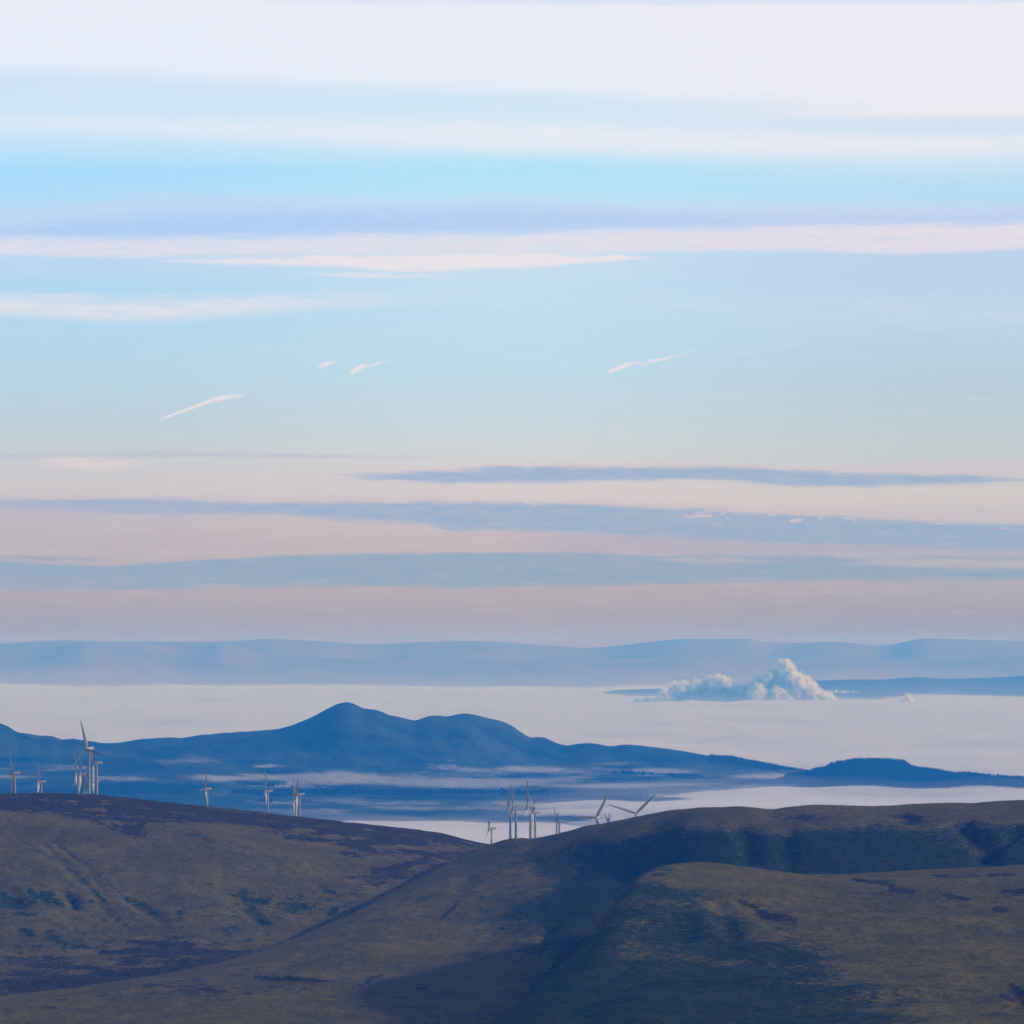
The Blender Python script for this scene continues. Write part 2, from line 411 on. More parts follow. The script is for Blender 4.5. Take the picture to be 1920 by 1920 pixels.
PAINT = simple_mat('turbine_white_paint', (0.30, 0.30, 0.30), (0.37, 0.37, 0.37), 1 / 3.0, 0.45, 0.0, 0.4)

# ------------------------------------------------------------------ terrain built as hills
def hermite_rows(Dk, Zk, D):
    """per column: Dk, Zk (K, C) ascending in D -> z at D (Rw, C), monotone-ish cubic"""
    K, C = Dk.shape
    h = np.diff(Dk, axis=0)
    s = np.diff(Zk, axis=0) / h
    m = np.zeros_like(Zk)
    m[0], m[-1] = s[0], s[-1]
    for k in range(1, K - 1):
        same = s[k - 1] * s[k] > 0
        hm = np.where(same, 2 * s[k - 1] * s[k] / np.where(same, s[k - 1] + s[k], 1), 0.0)
        m[k] = hm
    out = np.empty_like(D)
    for c in range(C):
        k = np.clip(np.searchsorted(Dk[:, c], D[:, c]) - 1, 0, K - 2)
        t = np.clip((D[:, c] - Dk[k, c]) / h[k, c], 0, 1)
        t2, t3 = t * t, t * t * t
        out[:, c] = (2 * t3 - 3 * t2 + 1) * Zk[k, c] + (t3 - 2 * t2 + t) * h[k, c] * m[k, c] + (-2 * t3 + 3 * t2) * Zk[k + 1, c] + (t3 - t2) * h[k, c] * m[k + 1, c]
    return out

def smooth_row(a, n):
    k = np.hanning(2 * n + 3)[1:-1]; k /= k.sum()
    pad = len(k) // 2
    return np.convolve(np.pad(a, pad, mode='reflect', reflect_type='odd'), k, 'valid')

class Hill:
    def __init__(self, Xs, rows, nD):
        """rows: list near->far of (D(X) array, z(X) array)"""
        self.Xs = Xs
        Dk = np.array([r[0] for r in rows]); Zk = np.array([r[1] for r in rows])
        t = np.linspace(0, 1, nD)[:, None]
        D = Dk[0][None, :] * (1 - t) + Dk[-1][None, :] * t
        self.D = D
        self.Z = hermite_rows(Dk, Zk, D)
        self.X = np.broadcast_to(Xs[None, :], D.shape)
        self.x = (self.X - 960.0) / F * D
    def Y(self):
        return row_of(self.Z, self.D)
    def mesh(self, name, mat, attrs):
        return grid_mesh(name, np.stack([self.x, self.D, self.Z], -1), mat, attrs)
    def at(self, x, d):
        X = 960.0 + x / d * F
        c = int(np.clip(np.searchsorted(self.Xs, X), 0, len(self.Xs) - 1))
        col = self.D[:, c]
        if X < self.Xs[0] or X > self.Xs[-1] or d < col[0] or d > col[-1]: return -1e9
        return float(np.interp(d, col, self.Z[:, c]))
    def carve(self, line, width, depth, dscale=1.0):
        """gully along a line given as picture points on the visible side; width in metres, along D stretched"""
        Yv = self.Y()
        pts = []
        for (px, py) in line:
            c = int(np.clip(np.searchsorted(self.Xs, px), 0, len(self.Xs) - 1))
            r = int(np.argmin(np.abs(Yv[:, c] - py) + (self.D[:, c] > self.crestD[c]) * 1e4))
            pts.append((self.x[r, c], self.D[r, c]))
        best = np.full(self.D.shape, 1e9)
        for (a, b) in zip(pts[:-1], pts[1:]):
            ax, ay = a; bx, by = b
            L2 = (bx - ax) ** 2 + (by - ay) ** 2 + 1e-6
            t = np.clip(((self.x - ax) * (bx - ax) + (self.D - ay) * (by - ay)) / L2, 0, 1)
            dd = np.hypot(self.x - ax - t * (bx - ax), (self.D - ay - t * (by - ay)) / dscale)
            best = np.minimum(best, dd)
        self.Z = self.Z - depth * np.exp(-(best / width) ** 2)

def zc(Y, D): return CAMZ + (HOR - Y) / F * D
def blobs(X, Y, lst):
    s = np.zeros(X.shape)
    for cx, cy, rx, ry, st in lst:
        s = np.maximum(s, st * np.exp(-(((X - cx) / rx) ** 2 + ((Y - cy) / ry) ** 2)))
    return s

def strokes(X, Y, lines, wob=0.0):
    """cover, with some painted gully shade, following lines of ground (gully sides, flushes, peat edges); each line: points, half width"""
    s = np.zeros(X.shape)
    for pts, w in lines:
        best = np.full(X.shape, 1e9)
        for (ax, ay), (bx, by) in zip(pts[:-1], pts[1:]):
            L2 = (bx - ax) ** 2 + (by - ay) ** 2 + 1e-6
            t = np.clip(((X - ax) * (bx - ax) + (Y - ay) * (by - ay)) / L2, 0, 1)
            best = np.minimum(best, np.hypot(X - ax - t * (bx - ax), (Y - ay - t * (by - ay)) * 1.3))
        s = np.maximum(s, np.exp(-((best + wob) / w) ** 2))
    return s

# --- left hill (heather along its brow, tawny grass below)
Xs = np.arange(-420, 1160, 2.2)
A_crest = [(-420, 1484), (-100, 1487), (0, 1488), (60, 1487), (120, 1487), (200, 1491), (300, 1503), (400, 1513.5), (500, 1524.5), (600, 1536), (700, 1547), (760, 1553), (820, 1561), (850, 1567.5), (880, 1576), (900, 1581), (918, 1583.5), (960, 1590), (1160, 1625)]
cD = pl([(-420, 7450), (900, 7750), (1160, 7800)], Xs)
cz = zc(spl(A_crest, Xs), cD)
def rowYD(Ypts, Dpts):
    D = pl(Dpts, Xs)
    return D, zc(spl(Ypts, Xs), D)
f1 = rowYD([(-420, 1528), (0, 1530), (300, 1546), (600, 1577), (900, 1611), (1160, 1650)], [(-420, 7200), (1160, 7400)])
f2 = rowYD([(-420, 1645), (0, 1648), (300, 1652), (600, 1662), (900, 1676), (1160, 1700)], [(-420, 6800), (1160, 6950)])
f3 = rowYD([(-420, 1790), (0, 1790), (500, 1792), (1160, 1800)], [(-420, 6300), (1160, 6400)])
f4 = rowYD([(-420, 1905), (0, 1908), (1160, 1912)], [(-420, 5600), (1160, 5700)])
f5 = (np.full(Xs.shape, 4200.0), np.full(Xs.shape, 318.0))
b1 = (cD + 200, cz - 14)
b2 = (cD + 1100, cz - 190)
sm = lambda r, n=45: (smooth_row(r[0], n), smooth_row(r[1], n))
A = Hill(Xs, [f5, sm(f4), sm(f3), sm(f2), sm(f1, 20), (cD, cz), b1, b2], 420)
A.crestD = cD
front = sstep(0, 500, A.crestD[None, :] - A.D)
A.Z = A.Z + front * (fbm(A.x / 150, A.D / 190, 3, 5, 0.52) * 5.0) + fbm(A.x / 26, A.D / 34, 9, 3) * 0.7
for ln, w, dp in [([(78, 1580), (130, 1630), (165, 1665), (200, 1710)], 7, 2.2), ([(95, 1572), (150, 1612), (185, 1660)], 6, 1.8), ([(240, 1690), (285, 1712), (310, 1725)], 10, 4.5), ([(455, 1700), (500, 1735), (560, 1745)], 10, 4),
                  ([(130, 1680), (138, 1700)], 8, 4), ([(20, 1670), (45, 1700)], 10, 4), ([(600, 1660), (680, 1650), (740, 1640)], 11, 4)]:
    A.carve(ln, w, dp, 2.0)
Yv = A.Y(); dY = Yv - spl(A_crest, Xs)[None, :]
str1 = fbm(A.x / 70, A.D / 55, 21, 4, 0.6)
hw = pl([(-420, 50), (0, 34), (120, 46), (260, 62), (330, 40), (420, 26), (520, 34), (650, 48), (760, 58), (850, 50), (920, 30)], Xs)[None, :]
brow = sstep(1.3, 0.55, dY / hw) * 1.0
grass_gap = blobs(A.X, Yv, [(40, 1532, 70, 7, .9), (120, 1540, 60, 5, .8), (200, 1518, 40, 4, .7), (370, 1560, 60, 14, .6), (560, 1556, 50, 6, .6), (640, 1570, 60, 7, .6), (770, 1588, 60, 6, .7), (740, 1610, 60, 7, .6), (860, 1592, 40, 6, .7)])  # breaks in the heather where grass shows
lowh = blobs(A.X, Yv, [(330, 1785, 200, 20, .7), (150, 1850, 260, 40, .9), (60, 1800, 120, 20, .5), (700, 1650, 70, 14, .6), (330, 1770, 60, 8, .7), (440, 1740, 70, 10, .4), (80, 1890, 200, 30, .9), (360, 1830, 120, 14, .8), (740, 1640, 50, 16, .8), (260, 1665, 60, 10, .2)])
str2 = fbm(A.x / 18, A.D / 22, 25, 3, .6)
heather = brow + 0.4 * str2 * (brow > .02) + 0.6 * str1 * (brow > .05) + lowh + 0.55 * np.minimum(str1, .3) * (lowh > .15) - grass_gap
spots = sstep(0.35, 0.6, fbm(A.x / 22, A.D / 60, 33, 3)) * sstep(1600, 1690, Yv) * 0.42
green_shade = spots + blobs(A.X, Yv, [(90, 1690, 140, 16, .34), (40, 1710, 80, 12, .36), (560, 1700, 170, 36, .36), (480, 1690, 80, 14, .3), (120, 1760, 150, 26, .34)]) + 0.2 * fbm(A.x / 120, A.D / 160, 41, 3)
wobA = 2 * fbm(A.x / 9, A.D / 16, 45, 3)
green_shade = green_shade + 0.62 * strokes(A.X, Yv, [([(36, 1572), (62, 1588), (98, 1610), (120, 1626), (150, 1640), (168, 1660), (200, 1692)], 3.2), ([(62, 1562), (95, 1578), (128, 1596), (148, 1612), (152, 1616), (186, 1636), (204, 1654), (230, 1676)], 2.6), ([(92, 1574), (120, 1592), (150, 1616)], 2.4), ([(240, 1684), (262, 1694), (282, 1708), (308, 1718)], 9), ([(130, 1676), (142, 1698)], 8), ([(34, 1712), (66, 1714)], 7), ([(2, 1676), (30, 1696)], 10), ([(60, 1672), (110, 1694)], 10), ([(200, 1716), (240, 1730)], 6), ([(455, 1620), (480, 1632)], 6), ([(355, 1564), (388, 1572)], 6), ([(400, 1745), (440, 1738)], 5), ([(610, 1668), (628, 1670)], 6), ([(460, 1686), (500, 1690)], 6), ([(318, 1757), (345, 1758)], 5), ([(40, 1745), (62, 1752)], 8), ([(95, 1756), (118, 1766)], 8), ([(140, 1774), (166, 1776)], 7), ([(30, 1784), (42, 1786)], 7)], wobA) \
    + .3 * strokes(A.X, Yv, [([(560, 1700), (520, 1712), (480, 1728)], 14), ([(470, 1700), (500, 1728)], 10), ([(330, 1710), (440, 1720)], 8), ([(0, 1700), (60, 1690)], 12)], wobA)
heather = heather + .95 * strokes(A.X, Yv, [([(240, 1764), (310, 1770)], 5), ([(190, 1784), (300, 1780), (420, 1786)], 5), ([(70, 1810), (150, 1810), (185, 1816)], 6), ([(370, 1782), (420, 1788), (470, 1784)], 4), ([(0, 1856), (100, 1842), (240, 1828), (340, 1812), (440, 1796)], 12), ([(0, 1884), (120, 1866), (220, 1852)], 10), ([(220, 1806), (260, 1804)], 6), ([(310, 1804), (350, 1800)], 5), ([(540, 1570), (620, 1576), (700, 1592)], 6), ([(640, 1600), (720, 1612)], 5), ([(700, 1632), (760, 1620), (800, 1610)], 7), ([(270, 1545), (230, 1560), (285, 1567)], 4)], wobA)
oA = link('hill', A.mesh('hill', MOOR, {'heather': heather, 'green_shade': green_shade}))
tag(oA, 'tawny left hill with dark heather along its smooth brow', None, None, 'structure')

# --- broad central and right hill
Xs = np.arange(-420, 2320, 2.6)
B_crest = [(-420, 1905), (0, 1868), (150, 1851), (300, 1828), (400, 1808), (470, 1790), (560, 1757), (650, 1718), (730, 1676), (800, 1640), (850, 1613), (890, 1592), (918, 1583), (940, 1577), (955, 1572), (972, 1571), (985, 1573), (1000, 1572.5), (1025, 1568), (1050, 1562), (1100, 1549), (1150, 1540.5), (1200, 1530), (1250, 1520), (1300, 1515), (1350, 1513), (1400, 1513), (1430, 1516), (1452, 1519), (1466, 1514), (1500, 1510.5), (1540, 1509), (1580, 1510), (1640, 1512), (1700, 1508.5), (1760, 1506), (1800, 1505), (1822, 1506.5), (1845, 1504), (1880, 1501.5), (1920, 1500), (2320, 1486)]
cD = pl([(-420, 5400), (0, 5600), (300, 5800), (470, 6000), (650, 6400), (800, 6900), (890, 7200), (960, 7100), (1100, 6850), (1300, 6650), (1920, 6500), (2320, 6450)], Xs)
cD = smooth_row(cD, 30)
cY = spl(B_crest, Xs)
cz = zc(cY, cD)
f1 = (cD - 170, zc(cY + pl([(-420, 14), (800, 14), (960, 18), (1100, 24), (1300, 27), (1500, 27), (1700, 24), (1920, 24)], Xs), cD - 170))
f2 = (cD - 430, zc(cY + pl([(-420, 48), (470, 54), (800, 42), (960, 52), (1050, 80), (1150, 104), (1300, 118), (1450, 112), (1600, 92), (1750, 84), (1920, 78), (2320, 78)], Xs), cD - 430))
f3 = (cD - 1050, zc(pl([(-420, 2010), (0, 1990), (470, 1950), (700, 1850), (800, 1800), (960, 1750), (1100, 1745), (1300, 1765), (1500, 1770), (1920, 1740), (2320, 1740)], Xs), cD - 1050))
f4 = (cD - 1900, np.minimum(pl([(-420, 325), (470, 350), (960, 388), (1300, 388), (2320, 402)], Xs), f3[1] - 6))
f5 = (np.full(Xs.shape, 3300.0), f4[1] - 26)
b1 = (cD + 180, cz - 14)
b2 = (cD + 900, cz - 170)
B = Hill(Xs, [sm(f5, 60), sm(f4, 60), sm(f3, 90), sm(f2, 70), sm(f1, 16), (cD, cz), b1, b2], 430)
B.crestD = cD
front = sstep(0, 420, B.crestD[None, :] - B.D)
B.Z = B.Z + front * (fbm(B.x / 140, B.D / 200, 53, 5, 0.52) * 4.5) + fbm(B.x / 26, B.D / 36, 59, 3) * 0.7
for ln, w, dp in [([(1385, 1548), (1395, 1575), (1405, 1610)], 12, 6), ([(1478, 1556), (1470, 1590), (1480, 1620)], 12, 4), ([(1800, 1545), (1845, 1580), (1850, 1615)], 14, 9), ([(1905, 1565), (1870, 1590), (1850, 1612)], 9, 5), ([(1690, 1530), (1705, 1540)], 14, 5),
                  ([(1180, 1680), (1100, 1760), (1050, 1800), (980, 1880)], 26, 12), ([(1030, 1740), (1010, 1790)], 9, 4), ([(880, 1640), (850, 1680)], 14, 3), ([(480, 1832), (560, 1836), (602, 1838)], 6, 3.5), ([(1240, 1545), (1200, 1600), (1190, 1640)], 30, 7)]:
    B.carve(ln, w, dp, 2.2)
Yv = B.Y(); dY = Yv - cY[None, :]
strB = fbm(B.x / 80, B.D / 70, 71, 4, 0.6)
heather = blobs(B.X, Yv, [(1720, 1512, 180, 4, .5), (1300, 1585, 260, 22, .35), (1510, 1533, 50, 8, .8), (1450, 1532, 20, 6, .5), (1705, 1533, 45, 9, .8), (1800, 1521, 20, 4, .6), (760, 1660, 60, 10, .3), (540, 1836, 60, 4, .9), (300, 1850, 330, 22, .55), (1410, 1590, 60, 26, .5), (1850, 1590, 30, 26, .6), (1550, 1620, 240, 18, .5)]) + 0.35 * strB * sstep(6, 30, dY)  # hollow and gully blobs stand in for shade; others are heather
heather = heather - 0.5 * sstep(16, 4, dY) + 0.3 * fbm(B.x / 20, B.D / 26, 75, 3) * (heather > .1)
green_shade = sstep(20, 60, dY) * sstep(1000, 1150, B.X) * 0.75 + 0.28 * sstep(500, 1000, B.X) * sstep(20, 120, dY) + blobs(B.X, Yv, [(1080, 1720, 140, 60, .5), (1300, 1600, 240, 40, .5)]) + 0.3 * fbm(B.x / 110, B.D / 140, 81, 3)  # dark tone painted below the crest as shade on the steep front
wobB = 2 * fbm(B.x / 9, B.D / 16, 85, 3)
heather = heather + .9 * strokes(B.X, Yv, [([(480, 1832), (560, 1836), (602, 1839)], 4), ([(1140, 1700), (1090, 1762), (1040, 1812), (975, 1880)], 10), ([(1030, 1740), (1012, 1790)], 5), ([(630, 1806), (660, 1800)], 4), ([(690, 1836), (720, 1826)], 5), ([(780, 1852), (800, 1850)], 5), ([(860, 1690), (830, 1720)], 5), ([(1700, 1528), (1722, 1536)], 6), ([(1820, 1550), (1845, 1585), (1850, 1612)], 12)], wobB)  # the stroke down the right-hand gully is painted shade
oB = link('hill', B.mesh('hill', MOOR, {'heather': heather, 'green_shade': green_shade}))
tag(oB, 'broad brown central hill with gullied dark slope rising to the right', None, None, 'structure')

# --- near spur at lower right
Xs = np.arange(860, 2320, 2.6)
C_crest = [(860, 1955), (900, 1932), (960, 1888), (1010, 1848), (1060, 1806), (1100, 1762), (1130, 1722), (1160, 1685), (1185, 1654), (1205, 1637), (1225, 1628), (1250, 1622), (1280, 1618), (1320, 1617), (1350, 1620), (1400, 1626), (1450, 1633), (1500, 1639), (1540, 1641), (1580, 1640), (1650, 1636), (1720, 1632), (1800, 1628), (1920, 1622), (2320, 1604)]
cD = pl([(860, 4350), (960, 4600), (1060, 4900), (1130, 5150), (1200, 5450), (1300, 5600), (1500, 5600), (2320, 5450)], Xs)
cD = smooth_row(cD, 24)
cY = spl(C_crest, Xs)
cz = zc(cY, cD)
f1 = (cD - 200, zc(cY + pl([(860, 24), (1060, 34), (1200, 46), (1260, 40), (1320, 36), (1500, 26), (1920, 30)], Xs), cD - 200))
f2 = (cD - 600, zc(cY + pl([(860, 90), (1000, 100), (1100, 120), (1200, 160), (1300, 140), (1400, 120), (1500, 105), (1700, 112), (1920, 122), (2320, 130)], Xs), cD - 600))
f3 = (cD - 1150, zc(pl([(860, 2150), (960, 2080), (1060, 1990), (1130, 1930), (1200, 1885), (1300, 1860), (1500, 1850), (1920, 1850), (2320, 1850)], Xs), cD - 1150))
f3 = (f3[0], np.minimum(f3[1], f2[1] - 5))
f4 = (np.full(Xs.shape, 3000.0), f3[1] - 20)
b1 = (cD + 160, cz - 14)
b2 = (cD + 600, cz - 120)
C = Hill(Xs, [sm(f4, 40), sm(f3, 40), sm(f2, 30), sm(f1, 16), (cD, cz), b1, b2], 360)
C.crestD = cD
front = sstep(0, 350, C.crestD[None, :] - C.D)
C.Z = C.Z + front * (fbm(C.x / 120, C.D / 170, 103, 5, 0.52) * 4.5) + fbm(C.x / 22, C.D / 30, 109, 3) * 0.6
for ln, w, dp in [([(1345, 1695), (1362, 1740), (1375, 1760)], 9, 3), ([(1410, 1710), (1450, 1740), (1490, 1750)], 9, 2), ([(1280, 1690), (1275, 1760)], 16, 2.5), ([(1900, 1850), (1915, 1880)], 7, 2.5)]:
    C.carve(ln, w, dp, 2.0)
Yv = C.Y(); dY = Yv - cY[None, :]
strC = fbm(C.x / 60, C.D / 55, 121, 4, 0.6)
heather = blobs(C.X, Yv, [(1640, 1652, 50, 5, .8), (1700, 1670, 60, 7, .75), (1810, 1642, 60, 5, .6), (1790, 1682, 50, 6, .6), (1870, 1640, 40, 4, .6), (1900, 1860, 30, 16, .7), (1930, 1670, 60, 7, .5), (1240, 1640, 14, 4, .7), (1440, 1718, 60, 12, .45), (1870, 1705, 20, 5, .6), (1560, 1655, 30, 4, .4)]) + 0.45 * strC * sstep(8, 40, dY) * sstep(1480, 1650, C.X) * sstep(100, 40, dY)
shade_edge = (Yv - 1625) - (C.X - 1250) * 0.42
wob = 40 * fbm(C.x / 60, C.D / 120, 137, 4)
green_shade = sstep(-20, 60, shade_edge + wob) * sstep(1780, 1450, C.X + 2 * wob) * 0.7 + sstep(1780, 1900, Yv) * 0.30 + 0.3 * fbm(C.x / 90, C.D / 120, 131, 3) + blobs(C.X, Yv, [(1330, 1880, 160, 40, .4)])  # painted shade on the left flank, and darker towards the bottom
wobC = 2 * fbm(C.x / 8, C.D / 14, 139, 3)
heather = heather + .85 * strokes(C.X, Yv, [([(1600, 1648), (1650, 1656), (1672, 1660)], 3.5), ([(1670, 1668), (1712, 1672)], 4), ([(1762, 1674), (1790, 1682), (1815, 1686)], 3.5), ([(1745, 1640), (1775, 1642)], 3), ([(1865, 1704), (1885, 1708)], 4), ([(1855, 1640), (1900, 1638)], 3), ([(1340, 1760), (1345, 1775)], 6), ([(1895, 1846), (1915, 1870), (1925, 1890)], 7), ([(1875, 1866), (1900, 1874)], 5), ([(1222, 1640), (1240, 1638)], 4), ([(1390, 1690), (1440, 1716), (1490, 1726)], 8), ([(1880, 1670), (1920, 1672)], 4)], wobC)
oC = link('hill', C.mesh('hill', MOOR, {'heather': heather, 'green_shade': green_shade}))
tag(oC, 'nearest rounded hill spur at lower right, lit on its right flank', None, None, 'structure')

# --- the plateau behind the brows, where the turbines stand
Xs = np.arange(-1500, 3400, 14.0)
PD = np.array([6400, 7000, 7400, 7900, 8300, 8800, 9400, 9800, 10800, 12000, 13000, 14500, 17000, 19500, 22000], float)
PZ = np.array([120, 250, 395, 416, 404, 386, 358, 338, 308, 262, 214, 150, 20, -200, -420], float)
rows = []
for d_, z_ in zip(PD, PZ):
    lift = 60 * sstep(720, 150, Xs) * (1 if 7300 < d_ < 9000 else (0.75 if d_ < 10000 else 0.3))
    rows.append((np.full(Xs.shape, d_), z_ + lift - 40 * sstep(1150, 1700, Xs)))
P = Hill(Xs, rows, 240)
P.Z = P.Z + fbm(P.x / 200, P.D / 200, 141, 3) * 3.0
oP = link('plateau', P.mesh('plateau', MOOR, {'heather': np.full(P.Z.shape, .2), 'green_shade': np.full(P.Z.shape, .2)}))
tag(oP, 'moorland plateau behind the hill brows carrying the wind farm', None, None, 'structure')
def ground_z(x, d):
    return max(h.at(x, d) for h in (A, B, C, P))

# ------------------------------------------------------------------ mid-distance range above the fog
K = 1.4                # depth of everything beyond the plateau
def zk(z): return CAMZ - (CAMZ - z) * K
FOGZ = zk(180.0)
Xs = np.arange(-420, 2320, 3.2)
M_crest = [(-420, 1402), (60, 1402), (160, 1392), (200, 1393.5), (222, 1393), (260, 1387), (300, 1383.5), (325, 1382.5), (338, 1385), (370, 1378.5), (430, 1374), (490, 1370), (520, 1367.5), (545, 1361), (570, 1351.5), (590, 1342), (612, 1330), (632, 1320.5), (645, 1317), (652, 1316), (662, 1318.5), (672, 1324), (682, 1329.5), (700, 1330), (715, 1334), (728, 1341), (742, 1343.5), (758, 1347), (778, 1351.5), (792, 1347), (806, 1343), (822, 1342), (838, 1344), (850, 1341), (860, 1338.5), (872, 1337.5), (886, 1339), (900, 1343), (918, 1347), (940, 1352), (958, 1360), (972, 1369), (985, 1379), (996, 1384.5), (1008, 1381.5), (1022, 1383), (1034, 1389), (1046, 1395), (1064, 1398.5), (1080, 1395.5), (1100, 1393), (1118, 1394), (1132, 1398), (1146, 1400.5), (1162, 1397), (1178, 1395.5), (1200, 1398), (1260, 1405.5), (1300, 1412), (1340, 1419.5), (1372, 1420.5), (1400, 1427), (1450, 1436), (1490, 1444), (1540, 1452), (1620, 1458), (1920, 1470), (2320, 1484)]
fogline = [(-420, 1640), (300, 1590), (500, 1560), (600, 1546), (680, 1534), (760, 1529), (850, 1526), (930, 1523.5), (1010, 1521), (1080, 1519), (1150, 1516), (1220, 1509), (1290, 1499), (1340, 1491), (1400, 1484), (1600, 1478.5), (1920, 1477), (2320, 1474)]
cD = np.full(Xs.shape, 22000.0 * K) + 300 * K * np.sin(Xs / 140.0)
cz = zc(spl(M_crest, Xs) * 0.5 + pl(M_crest, Xs) * 0.5, cD)
fD = (CAMZ - FOGZ) / ((pl(fogline, Xs) - HOR) / F)
fD = np.convolve(np.pad(fD, 20, mode='edge'), np.ones(41) / 41, 'same')[20:-20]
span = cD - fD
h1 = np.minimum(FOGZ + 48 + 28 * sstep(900, 200, Xs), cz - 42)
rows = [(fD - 4200, np.full(Xs.shape, -420.0)), (fD - 1260, np.full(Xs.shape, zk(152.0))), (fD, np.full(Xs.shape, FOGZ)), (fD + .55 * span, FOGZ + (h1 - FOGZ) * 0.8), (fD + .78 * span, h1 + (cz - h1) * .22), (fD + .92 * span, h1 + (cz - h1) * .72), (cD, cz), (cD + 490, cz - 20), (cD + 2500, np.minimum(cz - 84, zk(150.0)))]
M = Hill(Xs, rows, 330)
M.crestD = cD
mfront = sstep(0, 1260, cD[None, :] - M.D)
up = sstep(zk(220), zk(330), M.Z)
M.Z = M.Z + mfront * fbm(M.x / 720, M.D / 860, 151, 5, 0.55) * (12 + 38 * up) + fbm(M.x / 98, M.D / 126, 157, 3) * 3
Yv = M.Y()
fr = 1.15 * blobs(M.X, Yv, [(560, 1461, 230, 15, 1.0), (860, 1466, 260, 13, .95), (430, 1457, 110, 10, .9), (500, 1437, 32, 4, .9), (1000, 1443, 160, 8, .8), (1130, 1473, 150, 6, .95), (1240, 1447, 130, 9, .9), (1430, 1455, 80, 7, .9), (620, 1500, 130, 10, .5), (800, 1512, 180, 12, .62), (960, 1508, 120, 10, .6), (850, 1484, 60, 2.5, .8), (905, 1488, 50, 2.5, .8), (560, 1520, 120, 6, .6), (1240, 1492, 60, 5, .9), (1300, 1470, 170, 7, .7), (1130, 1432, 90, 5, .45), (900, 1425, 60, 5, .3), (90, 1440, 50, 9, .5), (330, 1428, 50, 9, .35), (700, 1440, 240, 10, .3), (240, 1456, 120, 5, .6)])
pn = fbm(M.x / 460, M.D / 590, 161, 4, 0.55)
wd = blobs(M.X, Yv, [(640, 1486, 420, 7, 1.0), (240, 1480, 260, 14, 1.0), (500, 1447, 80, 5, .8), (1080, 1487, 130, 6, 1.0), (1130, 1496, 130, 9, 1.0), (960, 1457, 60, 4, .6), (1180, 1450, 50, 5, .7), (1285, 1456, 40, 6, .9), (780, 1490, 100, 9, .8), (1400, 1466, 200, 6, .8)])
frost = 1.1 * fr - 0.5 * wd + 0.45 * pn * (fr > .12) - 0.1
wood = np.clip(wd + 0.5 * pn, 0, 1)
oM = link('hill', M.mesh('hill', MIDMAT, {'frost': frost, 'wood': wood}))
tag(oM, 'dark blue peaked hill range rising from the fog over frosted fields', None, None, 'structure')

# left foreland in front of the range
Xs = np.arange(-420, 700, 3.2)
L_crest = [(-420, 1300), (-100, 1336), (-40, 1343), (0, 1356), (14, 1361), (26, 1369), (35, 1374), (52, 1375.5), (75, 1379.5), (98, 1380), (116, 1387), (140, 1385.5), (170, 1390), (200, 1394), (260, 1400), (330, 1408), (400, 1420), (460, 1434), (540, 1452), (700, 1490)]
cD = np.full(Xs.shape, 20400.0 * K)
cz = zc(pl(L_crest, Xs), cD)
rows = [(cD - 4900, np.full(Xs.shape, zk(120.0))), (cD - 2400, np.minimum(cz - 84, zk(235.0))), (cD - 980, cz - (cz - zk(225)) * .55), (cD, cz), (cD + 420, cz - 22), (cD + 2100, np.minimum(cz - 126, zk(200)))]
Lh = Hill(Xs, rows, 200)
Lh.Z = Lh.Z + sstep(0, 1100, cD[None, :] - Lh.D) * fbm(Lh.x / 590, Lh.D / 700, 171, 5, .55) * 14 + fbm(Lh.x / 98, Lh.D / 126, 177, 3) * 2.6
Yv = Lh.Y()
pn = fbm(Lh.x / 364, Lh.D / 460, 181, 4)
frost = blobs(Lh.X, Yv, [(90, 1442, 60, 9, .55), (20, 1440, 40, 5, .4), (30, 1456, 60, 4, .5), (230, 1457, 120, 6, .9), (430, 1458, 140, 8, 1.0), (500, 1437, 34, 4, .9), (330, 1430, 70, 7, .38), (110, 1470, 60, 4, .5)]) + .45 * pn - .1
wood = blobs(Lh.X, Yv, [(40, 1424, 80, 8, .8), (220, 1478, 200, 12, 1), (300, 1412, 60, 12, .8), (60, 1470, 100, 6, .6)]) + .3 * pn
oL = link('hill', Lh.mesh('hill', MIDMAT, {'frost': frost, 'wood': wood}))
tag(oL, 'blue shaded hill shoulder at the left edge behind the turbines', None, None, 'structure')

# wooded hill at right
Xs = np.arange(1380, 2320, 3.0)
W_crest = [(1380, 1478), (1440, 1462), (1490, 1451), (1510, 1448), (1530, 1443), (1545, 1440), (1560, 1433), (1572, 1429.5), (1590, 1427), (1605, 1425), (1640, 1424.5), (1680, 1426), (1695, 1429), (1706, 1436), (1720, 1441), (1740, 1442), (1765, 1447), (1790, 1451), (1810, 1450), (1850, 1455), (1890, 1457), (1920, 1459), (2000, 1463), (2320, 1472)]
cD = np.full(Xs.shape, 20700.0 * K)
cz = zc(pl(W_crest, Xs), cD)
rows = [(cD - 3640, np.full(Xs.shape, zk(110.0))), (cD - 1540, np.full(Xs.shape, zk(165.0))), (cD - 1120, np.minimum(cz - 11, zk(186.0))), (cD - 490, cz - (cz - zk(186)) * .5), (cD, cz), (cD + 350, cz - 14), (cD + 1960, np.minimum(cz - 84, zk(150)))]
Wh = Hill(Xs, rows, 150)
Wh.Z = Wh.Z + sstep(0, 840, cD[None, :] - Wh.D) * fbm(Wh.x / 308, Wh.D / 364, 191, 4) * 7
oW = link('hill', Wh.mesh('hill', MIDMAT, {'frost': np.full(Wh.Z.shape, -.4) + .5 * blobs(Wh.X, Wh.Y(), [(1640, 1466, 80, 3, .9), (1560, 1458, 40, 4, .6)]), 'wood': np.ones(Wh.Z.shape)}))
tag(oW, 'low wooded hill ending the range at right above the fog', None, None, 'structure')

